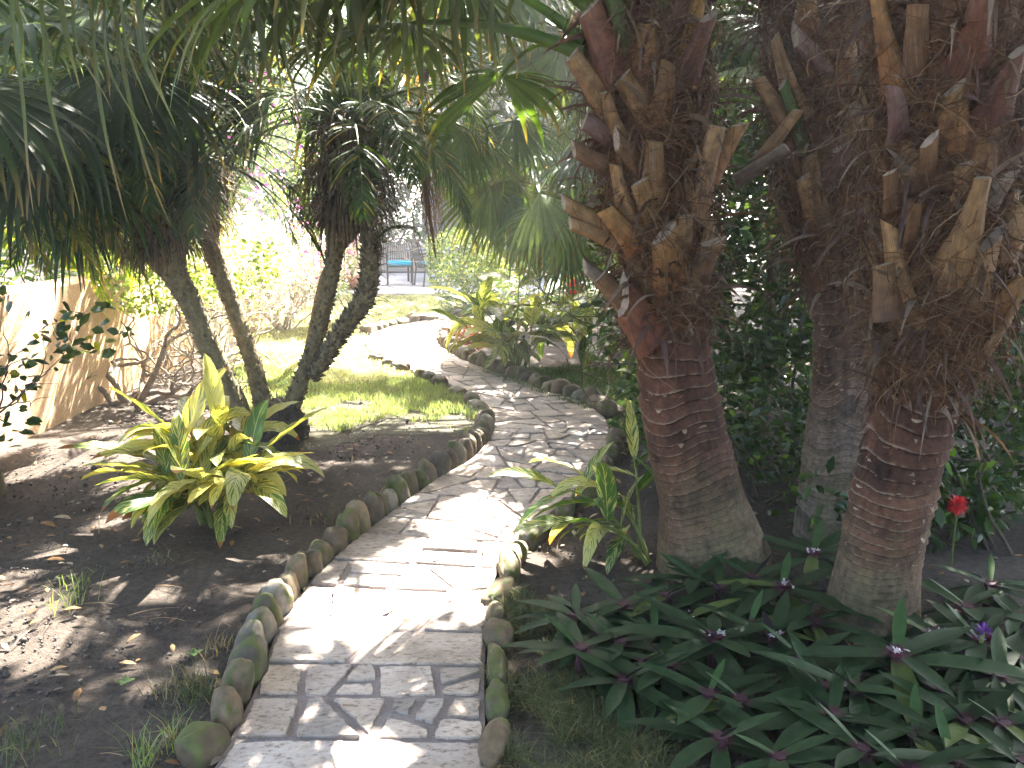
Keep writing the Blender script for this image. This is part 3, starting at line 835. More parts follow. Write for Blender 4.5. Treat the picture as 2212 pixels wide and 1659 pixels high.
def leafmass(mb, P0, size, C0, C1, droop=0.3, asp=0.45, up=0.3, out=None, third=None):
    """small bent leaves at points P0"""
    m = len(P0)
    d = rng.normal(0, 1, (m, 3)); d[:, 2] = d[:, 2] * 0.6 + up
    if out is not None: d += out
    sz = size * rng.uniform(0.6, 1.35, m)
    s0 = rng.normal(0, 1, (m, 3))
    Pn, Dn, S = grow(P0, d, sz, 4, droop * rng.uniform(0.3, 1.4, (m, 1)) * np.ones((1, 3)), np.cross(d, s0))
    q = rng.uniform(0, 1, (m, 1)) ** 1.3
    C = np.array(C0) * (1 - q) + np.array(C1) * q
    if third is not None:
        k = rng.uniform(0, 1, m) < third[0]; C[k] = third[1]
    strips(mb, Pn, Dn, S, sz[:, None] * asp * np.array([0.12, 0.95, 0.8, 0.04])[None], C, 0.12)

def blob_points(centers, radii, n, shell=0.55):
    """points in a union of lumps, denser near their skins"""
    centers = np.asarray(centers, float); radii = np.asarray(radii, float)
    if radii.ndim == 1: radii = np.repeat(radii[:, None], 3, 1)
    wgt = (radii.prod(1)) ** (2 / 3); k = rng.choice(len(centers), n, p=wgt / wgt.sum())
    u = nrm(rng.normal(0, 1, (n, 3))); r = rng.uniform(shell ** 3, 1, n) ** (1 / 3)
    return centers[k] + u * r[:, None] * radii[k], u

def ginger_leaf(mb, base, d0, L, W, droop, bias, gid, roll=0.0, up=(0, 0, 1), hue=(0, 1)):
    n = 12
    d0 = nrm(d0); s0 = np.cross(d0, up)
    if np.linalg.norm(s0) < 0.2: s0 = np.cross(d0, [0.3, 1, 0.1])
    g = droop * np.linspace(0.3, 1.6, n - 1)
    Pn, Dn, S = grow(np.asarray(base, float)[None], d0[None], L, n, g, nrm(s0)[None])
    Pn, Dn, S = Pn[0], Dn[0], S[0]; N = np.cross(S, Dn)
    S, N = S * math.cos(roll) + N * math.sin(roll), N * math.cos(roll) - S * math.sin(roll)
    t = np.linspace(0, 1, n)
    w = W / 2 * (np.sin(np.pi * np.clip(t * 0.93 + 0.035, 0, 1) ** 0.85) ** 0.85)
    w[0] = 0.004; w[-1] = 0.001
    vs = np.array([-1, -0.55, 0, 0.55, 1.0])
    wav = 0.10 * np.sin(t * rng.uniform(14, 24) + rng.uniform(0, 6))
    V = []
    cup = rng.uniform(0.14, 0.42)
    for v in vs:
        lift = cup * abs(v) ** 1.3 + (wav * abs(v) * (1 if v > 0 else -1))
        V.append(Pn + S * (w * v)[:, None] * math.cos(cup * 0.7) + N * (w * lift)[:, None])
    V = np.stack(V, 1)
    U = np.zeros((n, 5, 3)); U[..., 0] = t[:, None]; U[..., 1] = vs[None]; U[..., 2] = gid
    C = np.zeros((n, 5, 3)); C[..., 0] = bias; C[..., 1] = rng.uniform(*hue); C[..., 2] = rng.choice([0.0, 0.2, 0.5, 0.9, 1.6], p=[0.4, 0.2, 0.2, 0.14, 0.06])
    mb.add(V, grid_faces(1, n, 5), C, U)

def ginger_plant(root, base, canes, leafL, leafW, bias, seedn, hue=(0, 1)):
    """canes: list of (azimuth, lean, height, n_leaves); each cane is a part, its leaves sub-parts"""
    gid = seedn
    for az, lean, h, nl in canes:
        dv = np.array([math.cos(az), math.sin(az), 0])
        b = np.asarray(base, float) + dv * rng.uniform(0.01, 0.06) + np.r_[rng.normal(0, 0.03, 2), 0]
        pts = [b, b + dv * lean * 0.22 * h + [0, 0, h * 0.42], b + dv * lean * 0.62 * h + [0, 0, h * 0.8], b + dv * lean * 1.1 * h + [0, 0, h]]
        Pc = catmull(pts, 16)
        cb = MB(); tube(cb, Pc, np.linspace(0.011, 0.004, 16), 6, (0.14, 0.17, 0.05), cap=False)
        cane = cb.build('cane', M['stub'], root)
        T = nrm(np.gradient(Pc, axis=0))
        side = nrm(np.cross(T[8], [rng.normal(0, 1), rng.normal(0, 1), 0.4]))
        for k in range(nl):
            t = 0.36 + 0.64 * (k + 0.5) / nl
            i = min(int(t * 15), 15)
            sg = 1 if k % 2 else -1
            last = k == nl - 1
            d = T[i] * (1.5 if last else rng.uniform(0.35, 0.95)) + side * sg * (0.25 if last else rng.uniform(0.7, 1.1)) + rng.normal(0, 0.22, 3)
            lb = MB()
            sz = rng.uniform(0.75, 1.15) * (0.8 + 0.3 * t)
            gid += 1
            ginger_leaf(lb, Pc[i], d, leafL * sz, leafW * sz * rng.uniform(0.85, 1.15), rng.uniform(0.05, 0.19) * (0.5 if last else 1), bias + rng.normal(0, 0.05), gid, rng.normal(0, 0.35), hue=hue)
            lb.build('leaf', M['ginger'], cane)

# ------------------------------------------------------------------ fan palm trio on the right
def ring_trunk(mb, pts, radii, lam, z_fibre, seed, cols, k=96, n=900):
    zf_ref = z_fibre
    Pc = catmull(pts, n); s = arclen(Pc)
    rad = np.interp(np.linspace(0, 1, n), np.linspace(0, 1, len(radii)), radii)
    T, A, B = frames(Pc)
    th = np.linspace(0, 2 * np.pi, k, endpoint=False)
    ct, st_ = np.cos(th), np.sin(th)
    zf = Pc[:, 2][:, None]
    def cyl(fr, fz, o):
        return vnoise(np.stack(np.broadcast_arrays(ct[None] * fr, st_[None] * fr, s[:, None] * fz), -1) + o)
    wob = cyl(0.9, 1.3, seed); wob2 = cyl(2.2, 5.0, seed + 4); n2 = cyl(1.8, 9.0, seed + 9); n3 = cyl(9, 26, seed + 3); vf = cyl(16, 7.0, seed + 17)
    lamz = lam * (0.75 + 1.7 * np.clip((Pc[:, 2] - 0.25) / max(zf_ref - 0.25, 0.3), 0, 1.1) ** 1.5)
    ph = np.cumsum(np.r_[0, np.diff(s)] / lamz)[:, None] + (wob - 0.5) * 2.6 + (wob2 - 0.5) * 0.5 + 0.3 * np.sin(th)[None]
    saw = ph - np.floor(ph)
    rid = np.floor(ph)
    rv = _h(rid.astype(np.int64), np.full(rid.shape, 3, np.int64), np.full(rid.shape, int(seed * 10), np.int64))
    ringy = np.clip((zf - 0.05) / 0.25, 0.15, 1)
    up_ = np.clip((zf - (zf_ref - 0.62)) / 0.4, 0, 1)
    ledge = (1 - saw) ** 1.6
    fz_ = np.clip((zf - z_fibre + 0.12 + 0.25 * (wob2 - 0.5)) / 0.15, 0, 1)
    ringy = ringy * (1 - fz_)
    r = rad[:, None] * (1 + 0.10 * fz_ * (wob2 - 0.5) + 0.06 * fz_ * (n3 - 0.5) + (0.035 + 0.085 * up_ * (0.5 + n3)) * ledge * ringy * (0.35 + 0.9 * rv) + 0.05 * (wob - 0.5) + 0.012 * (n3 - 0.5) + 0.05 * up_ * (n2 - 0.5))
    V = Pc[:, None] + r[..., None] * (ct[None, :, None] * A[:, None] + st_[None, :, None] * B[:, None])
    base_c, mid_c, top_c = [np.array(c) for c in cols]
    a = np.clip((zf - 0.10 + 0.4 * (n2 - 0.5)) / 0.35, 0, 1)[..., None]; a2 = np.clip((zf - (z_fibre - 0.75) + 0.5 * (wob2 - 0.5)) / 0.4, 0, 1)[..., None]
    C = base_c * (1 - a) + mid_c * a; C = C * (1 - a2) + top_c * a2
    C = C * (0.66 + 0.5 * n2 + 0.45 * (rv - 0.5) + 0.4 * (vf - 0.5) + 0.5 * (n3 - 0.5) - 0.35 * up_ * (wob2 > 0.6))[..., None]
    lw_ = 0.17 - 0.03 * up_ + 0.12 * (n3 - 0.5)
    line = (np.clip(1 - saw / lw_, 0, 1) * np.clip((wob2 * 0.5 + n2 * 0.6 + rv * 0.3 + 0.5 * (n3 - 0.5) - 0.45) * 4, 0, 1) * ringy)[..., None]
    C = C * (1 - 0.85 * line) + np.array([0.25, 0.19, 0.13]) * 0.85 * line
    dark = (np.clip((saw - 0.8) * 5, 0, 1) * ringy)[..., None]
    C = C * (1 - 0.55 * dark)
    C = C * (1 - fz_[..., None]) + (np.array([0.075, 0.032, 0.013]) * (0.45 + 1.1 * n3[..., None])) * fz_[..., None]
    lich = (np.clip((wob2 - 0.5) * 6, 0, 1) * np.clip(1 - zf / 0.6, 0, 1))[..., None]
    C = C * (1 - 0.6 * lich) + np.array([0.12, 0.10, 0.045]) * 0.6 * lich
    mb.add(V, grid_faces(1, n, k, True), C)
    return Pc, s, rad, (T, A, B)

def flakes(mb, Pc, rad, fr_, zlo, zhi, m, size=0.03):
    T, A, B = fr_
    idx = np.where((Pc[:, 2] > zlo) & (Pc[:, 2] < zhi))[0]
    i = rng.choice(idx, m); a = rng.uniform(0, 6.28, m)
    o = np.cos(a)[:, None] * A[i] + np.sin(a)[:, None] * B[i]
    s0 = np.cross(T[i], o)
    p = Pc[i] + o * (rad[i] * 1.01)[:, None]
    L = size * rng.uniform(0.4, 1.3, m)
    Pn, Dn, S = grow(p, -T[i] * rng.choice([1, 1, -1], m)[:, None] + o * rng.uniform(0.25, 0.9, (m, 1)), L, 4, 0.1, s0)
    W = (size * rng.uniform(0.6, 2.4, m))[:, None] * np.array([1, 0.95, 0.7, 0.25])[None] * rng.uniform(0.8, 1.2, (m, 4))
    C = np.array([(0.19, 0.13, 0.085), (0.11, 0.055, 0.03), (0.24, 0.175, 0.12)])[rng.integers(0, 3, m)]
    strips(mb, Pn, Dn, S, W, C)

def fibres(mb, Pc, rad, fr_, zlo, zhi, m, out=1.12, Lr=(0.08, 0.32)):
    T, A, B = fr_
    idx = np.where((Pc[:, 2] > zlo) & (Pc[:, 2] < zhi))[0]
    i = rng.choice(idx, m); a = rng.uniform(0, 6.28, m)
    o = np.cos(a)[:, None] * A[i] + np.sin(a)[:, None] * B[i]; tg = np.cross(T[i], o)
    p = Pc[i] + o * (rad[i] * rng.uniform(0.97, out, m))[:, None]
    d = tg * rng.choice([-1, 1], m)[:, None] * rng.uniform(0.2, 1.2, (m, 1)) + T[i] * rng.normal(0, 0.8, (m, 1)) + o * rng.uniform(0.0, 0.55, (m, 1))
    L = rng.uniform(*Lr, m); n = 8
    Pn = [p]; dd = nrm(d)
    for _ in range(n - 1):
        q = Pn[-1] + dd * (L / (n - 1))[:, None]; Pn.append(q)
        rr = q - Pc[i]; rr = nrm(rr - T[i] * (rr * T[i]).sum(-1, keepdims=True))
        dd = nrm(dd - rr * 0.16 + rng.normal(0, 0.20, (m, 3)) + [0, 0, -0.06])
    Pn = np.stack(Pn, 1); Dn = nrm(np.gradient(Pn, axis=1)); S = nrm(np.cross(Dn, rng.normal(0, 1, (m, 1, 3))))
    W = rng.uniform(0.0012, 0.0042, m)[:, None] * np.ones((1, n))
    C = np.array([(0.085, 0.036, 0.014), (0.12, 0.06, 0.025), (0.045, 0.020, 0.009), (0.16, 0.10, 0.055)])[rng.choice(4, m, p=[0.4, 0.28, 0.2, 0.12])]
    strips(mb, Pn, Dn, S, W, C)

def rags(mb, Pc, rad, fr_, zlo, zhi, m, L=(0.08, 0.3)):
    """torn papery leaf-base remains hanging about the crown shaft"""
    T, A, B = fr_
    idx = np.where((Pc[:, 2] > zlo) & (Pc[:, 2] < zhi))[0]
    i = rng.choice(idx, m); a = rng.uniform(0, 6.28, m)
    o = np.cos(a)[:, None] * A[i] + np.sin(a)[:, None] * B[i]
    p = Pc[i] + o * (rad[i] * 1.02)[:, None]
    d = o * rng.uniform(0.3, 1, (m, 1)) + T[i] * rng.uniform(-0.4, 0.9, (m, 1)) + rng.normal(0, 0.35, (m, 3))
    Pn, Dn, S = grow(p, d, rng.uniform(*L, m), 7, rng.uniform(0.05, 0.5, (m, 1)) * np.ones((1, 6)), np.cross(T[i], o) + rng.normal(0, 0.5, (m, 3)))
    S = nrm(S + np.cross(S, Dn) * (np.linspace(0, 1, 7)[None, :, None] * rng.normal(0, 1.4, (m, 1, 1))))
    W = rng.uniform(0.006, 0.03, m)[:, None] * np.array([0.8, 1, 0.9, 0.8, 0.6, 0.4, 0.08])[None]
    C = np.array([(0.10, 0.065, 0.04), (0.065, 0.038, 0.027), (0.15, 0.115, 0.09), (0.085, 0.052, 0.045)])[rng.integers(0, 4, m)]
    strips(mb, Pn, Dn, S, W, C, 0.2)

def stub(mb, a, b, w0, w1, face, cb=(0.30, 0.14, 0.06), ct=(0.42, 0.27, 0.13), thorns=True, bend=0.0, cut=(0.25, 0.185, 0.135)):
    """a sawn-off leaf stalk: broad base, shallow trough, thorny margins, pale slanted cut"""
    a = np.asarray(a, float); b = np.asarray(b, float); n = 12
    t = np.linspace(0, 1, n)[:, None]
    T = nrm(b - a); face = nrm(face); face = nrm(face - T * (face @ T)); S = np.cross(T, face)
    Pc = a + (b - a) * t + face * (bend * 4 * t * (1 - t))
    w = (w0 * (1 - t) ** 1.7 + w1 * (1 - (1 - t) ** 1.7)) / 2
    prof = [(-1.0, -0.03), (-0.62, 0.26), (0.0, 0.36), (0.62, 0.26), (1.0, -0.03), (0.55, -0.14), (0.0, -0.20), (-0.55, -0.14)]
    slant = (np.linspace(0, 1, n) ** 8)[:, None] * w1 * rng.uniform(-0.5, 0.7)
    V = np.stack([Pc + S * w * x + face * w * y * 1.15 + T * slant * (x * 0.8 - y) for x, y in prof], 1)
    C = np.array(cb) * (1 - t ** 0.7) + np.array(ct) * t ** 0.7
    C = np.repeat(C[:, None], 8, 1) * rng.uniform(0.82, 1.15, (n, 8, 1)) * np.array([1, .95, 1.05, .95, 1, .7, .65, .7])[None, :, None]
    U = np.zeros((n, 8, 3)); U[..., 0] = t; U[..., 1] = np.array([0, .25, .5, .75, 1, .75, .5, .25])[None]; U[..., 2] = rng.uniform(0, 50)
    mb.add(V, grid_faces(1, n, 8, True), C, U)
    mb.add(V[-1] + T * 0.0005, [list(range(8))], cut)
    if thorns:
        m = int(np.linalg.norm(b - a) / 0.012)
        for sg, e in ((-1, 0), (1, 4)):
            tt = rng.uniform(0.15, 0.98, m); i = (tt * (n - 1)).astype(int)
            p = V[i, e]; L = rng.uniform(0.003, 0.009, m)
            q = np.stack([p - T * 0.003, p + T * 0.003, p + S * sg * L[:, None] + T * 0.004], 1)
            mb.add(q, np.arange(m)[:, None] * 3 + [[0, 1, 2]], (0.13, 0.075, 0.036))

def palm_from_px(name, label, pts, widths, lam, zf, seed, cols, stubs, nfill, top_stub, Yoff=0.0, ring_k=72, crown=None):
    base = G(*pts[0]); Y = base[1] + Yoff
    P3 = [P(x, y, Y) for x, y in pts]; P3[0] = np.array([P3[0][0], Y, -0.05])
    ppm = [F / ((p - EYEP) @ FWD) for p in P3]
    rr = [wd / 2 / q for wd, q in zip(widths, ppm)]
    root = thing(name, label, 'palm tree', [P3[0][0], Y, 0], 'fan palms on the right of the path')
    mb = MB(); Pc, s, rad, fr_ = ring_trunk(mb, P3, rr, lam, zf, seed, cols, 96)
    flakes(mb, Pc, rad, fr_, zf - 0.62, zf + 0.0, 90, 0.017)
    flakes(mb, Pc, rad, fr_, 0.3, zf - 0.3, 70, 0.007)
    mb.build('trunk', M['trunk'], root)
    ztop = Pc[-1][2]
    mb = MB(); fibres(mb, Pc, rad, fr_, zf + 0.0, ztop, 4200); fibres(mb, Pc, rad, fr_, zf + 0.1, ztop, 380, 1.35, (0.2, 0.55))
    stuff(mb.build('fibre_mat', M['fibre'], root))
    mb = MB(); rags(mb, Pc, rad, fr_, zf - 0.1, ztop, 420)
    stuff(mb.build('torn_leaf_bases', M['dead'], root))
    for (x0, y0, x1, y1, wpx, dy, c) in stubs:
        a = P(x0, y0, Y); i = np.argmin(np.abs(Pc[:, 2] - a[2]))
        q = F / ((a - EYEP) @ FWD)
        a = P(x0, y0, Y - rad[i] * 0.72); b = P(x1, y1, Y - rad[i] * 0.72 - dy)
        wm = wpx / q
        cb, ct = STUBC[c]
        mb = MB(); stub(mb, a, b, wm * 1.55, wm, np.array([0, -1, 0.25]) + (b - a) * 0.2, cb, ct, c != 'mauve', rng.uniform(-0.01, 0.015))
        mb.build('petiole_stub', M['stub'], root)
    T, A, B = fr_
    for k in range(nfill):
        z = zf + 0.05 + (ztop - zf - 0.1) * ((k + rng.uniform(0, 1)) / nfill)
        i = np.argmin(np.abs(Pc[:, 2] - z)); a_ = k * 2.399 + rng.normal(0, 0.2)
        o = math.cos(a_) * A[i] + math.sin(a_) * B[i]
        a = Pc[i] + o * rad[i] * 0.82; L = rng.uniform(0.18, 0.42)
        d = nrm(o * rng.uniform(0.22, 0.5) + [0, 0, 1.0] + rng.normal(0, 0.07, 3))
        cb, ct = STUBC[['brown', 'tan', 'red', 'tan', 'orange'][k % 5]]; sh_ = rng.uniform(0.55, 1.0); cb = np.array(cb) * sh_; ct = np.array(ct) * sh_
        mb = MB(); stub(mb, a, a + d * L, rng.uniform(0.15, 0.22), rng.uniform(0.055, 0.09), o, cb, ct, True, 0.01, np.array((0.25, 0.185, 0.135)) * rng.uniform(0.35, 0.9))
        mb.build('petiole_stub', M['stub'], root)
    return root, Pc, rad, fr_

STUBC = {'tan': ((0.164, 0.080, 0.032), (0.251, 0.141, 0.060)), 'brown': ((0.082, 0.038, 0.018), (0.153, 0.080, 0.036)), 'red': ((0.109, 0.032, 0.016), (0.142, 0.052, 0.024)),
         'orange': ((0.208, 0.071, 0.020), (0.251, 0.132, 0.048)), 'green': ((0.055, 0.056, 0.012), (0.044, 0.075, 0.012)), 'mauve': ((0.087, 0.043, 0.032), (0.131, 0.071, 0.056)),
         'gold': ((0.196, 0.094, 0.020), (0.246, 0.127, 0.020)), 'grey': ((0.087, 0.056, 0.040), (0.164, 0.118, 0.084))}
S1 = [(1312, 228, 1236, 118, 40, 0.05, 'tan'), (1345, 190, 1275, 15, 62, 0.0, 'red'), (1425, 285, 1345, 165, 46, 0.08, 'tan'), (1425, 505, 1382, 392, 42, 0.12, 'tan'),
      (1497, 475, 1548, 272, 38, 0.08, 'tan'), (1472, 465, 1492, 345, 34, 0.06, 'brown'), (1320, 495, 1216, 436, 30, 0.02, 'tan'), (1340, 525, 1231, 482, 29, 0.04, 'tan'),
      (1378, 540, 1308, 452, 40, 0.10, 'orange'), (1455, 625, 1435, 500, 62, 0.10, 'orange'), (1380, 690, 1296, 598, 38, 0.04, 'brown'), (1425, 735, 1343, 640, 78, 0.03, 'red'),
      (1310, 355, 1238, 322, 34, 0.02, 'brown'), (1330, 300, 1262, 262, 40, 0.05, 'mauve'), (1398, 185, 1318, -40, 46, 0.02, 'green'), (1445, 130, 1422, -60, 34, 0.05, 'green'),
      (1475, 195, 1508, -30, 38, 0.04, 'gold'), (1530, 390, 1600, 268, 30, 0.0, 'orange'), (1320, 620, 1262, 575, 26, 0.02, 'grey'), (1500, 600, 1540, 520, 44, 0.06, 'brown'), (1400, 380, 1330, 300, 36, 0.10, 'brown')]
S3 = [(2042, 560, 2092, 350, 50, 0.08, 'tan'), (2112, 385, 2145, 205, 50, 0.06, 'brown'), (2050, 645, 2088, 520, 60, 0.12, 'tan'), (2128, 690, 2225, 598, 44, 0.06, 'orange'),
      (1965, 535, 1978, 440, 30, 0.12, 'brown'), (1930, 450, 1922, 372, 34, 0.08, 'brown'), (1992, 405, 2008, 300, 38, 0.12, 'brown'), (2145, 570, 2210, 455, 55, 0.06, 'tan'),
      (1925, 690, 1912, 570, 52, 0.0, 'brown'), (1940, 300, 1930, 190, 40, 0.08, 'mauve'), (2095, 480, 2160, 385, 52, 0.08, 'grey'), (2060, 260, 2110, 90, 60, 0.06, 'red'), (1980, 160, 1985, 10, 48, 0.1, 'brown'), (2130, 150, 2175, -10, 60, 0.03, 'brown')]
S2 = [(1765, 475, 1735, 382, 34, 0.06, 'tan'), (1845, 200, 1715, 75, 40, 0.1, 'mauve'), (1765, 450, 1825, 312, 42, 0.1, 'mauve'), (1640, 350, 1725, 238, 22, 0.1, 'tan'), (1590, 392, 1700, 318, 22, 0.15, 'grey'),
      (1700, 260, 1640, 170, 30, 0.0, 'tan'), (1800, 520, 1840, 420, 40, 0.06, 'brown'), (1740, 330, 1690, 180, 26, 0.05, 'green')]
TR = ((0.105, 0.078, 0.042), (0.085, 0.042, 0.023), (0.068, 0.027, 0.014))
TR2 = ((0.17, 0.14, 0.11), (0.12, 0.085, 0.065), (0.08, 0.044, 0.028))
palm1 = palm_from_px('fan_palm', 'stout fan palm nearest the path, pale sawn leaf stubs over red-brown flaking trunk', [(1545, 1215), (1515, 1080), (1478, 920), (1455, 780), (1448, 660), (1428, 500), (1410, 350), (1400, 200), (1390, 50), (1382, -110)],
                     [262, 178, 166, 150, 146, 190, 215, 225, 220, 200], 0.036, 1.10, 1.3, TR, S1, 36, None)
palm2 = palm_from_px('fan_palm', 'grey-based fan palm standing behind and between two thicker fan palms', [(1782, 1190), (1792, 1060), (1806, 920), (1814, 800), (1818, 690), (1805, 560), (1792, 430), (1780, 300), (1762, 150), (1750, 0), (1745, -110)],
                     [142, 130, 122, 112, 112, 140, 165, 180, 185, 180, 170], 0.030, 1.33, 5.1, TR2, S2, 34, None, 0.25)
palm3 = palm_from_px('fan_palm', 'leaning fan palm at the far right with a dark hollow under its shaggy stubs', [(1878, 1350), (1900, 1210), (1932, 1060), (1962, 930), (1990, 820), (2015, 700), (2025, 560), (2038, 420), (2045, 280), (2050, 100), (2050, -90)],
                     [210, 168, 168, 172, 186, 228, 245, 275, 290, 290, 280], 0.036, 0.98, 8.7, TR, S3, 44, None)

# green fronds of the first palm: stalks run left across the top of the view, blades hang
def palm_frond(root, base, hub, Rr, w0=0.07, sag=0.12, xd=None, up=(0, 0, 1), **kw):
    mb = MB(); t = petiole(mb, base, hub, w0, 0.022, sag)
    fan(mb, hub, t if xd is None else xd, up, Rr, **kw)
    return mb.build('frond', M['palm_leaf'], root)
Y1 = WLOC[palm1[0].name][1]
palm_frond(palm1[0], P(1262, 118, Y1 - 0.02), P(880, 52, Y1 + 0.35), 0.75, 0.085, 0.05, droop=0.22, tipg=0.55, nseg=34, c0=(0.045, 0.08, 0.022))
palm_frond(palm1[0], P(1268, 88, Y1), P(985, -50, Y1 + 0.2), 0.85, 0.09, 0.06, droop=0.24, tipg=0.6, nseg=34, c0=(0.04, 0.075, 0.02))
palm_frond(palm1[0], P(1280, 20, Y1 - 0.1), P(760, -120, Y1 - 0.3), 0.95, 0.08, 0.12, droop=0.25, tipg=0.7, nseg=36, c0=(0.06, 0.10, 0.025))
palm_frond(palm1[0], P(1250, 112, Y1 + 0.1), P(1085, 165, Y1 + 0.7), 0.6, 0.04, 0.09, droop=0.2, tipg=0.5, nseg=26)
palm_frond(palm1[0], P(1290, -30, Y1), P(560, -150, Y1 + 0.2), 0.9, 0.07, 0.12, droop=0.25, tipg=0.7, nseg=34)
for root, (bx, by), fr in ((palm1[0], (1400, -90), [(1.9, 0.9), (2.6, 0.7), (0.9, 0.8)]), (palm2[0], (1750, -90), [(1.2, 0.8), (2.2, 0.9), (0.4, 0.7)]), (palm3[0], (2050, -90), [(0.6, 0.9), (5.8, 0.8), (1.3, 0.8), (2.4, 0.9)])):
    Yb = WLOC[root.name][1]; b = P(bx, by, Yb)
    for az, l in fr:
        palm_frond(root, b, b + np.array([math.cos(az) * l, math.sin(az) * l, 0.55]), 0.8, 0.06, 0.15, droop=0.12, tipg=0.4, nseg=34)

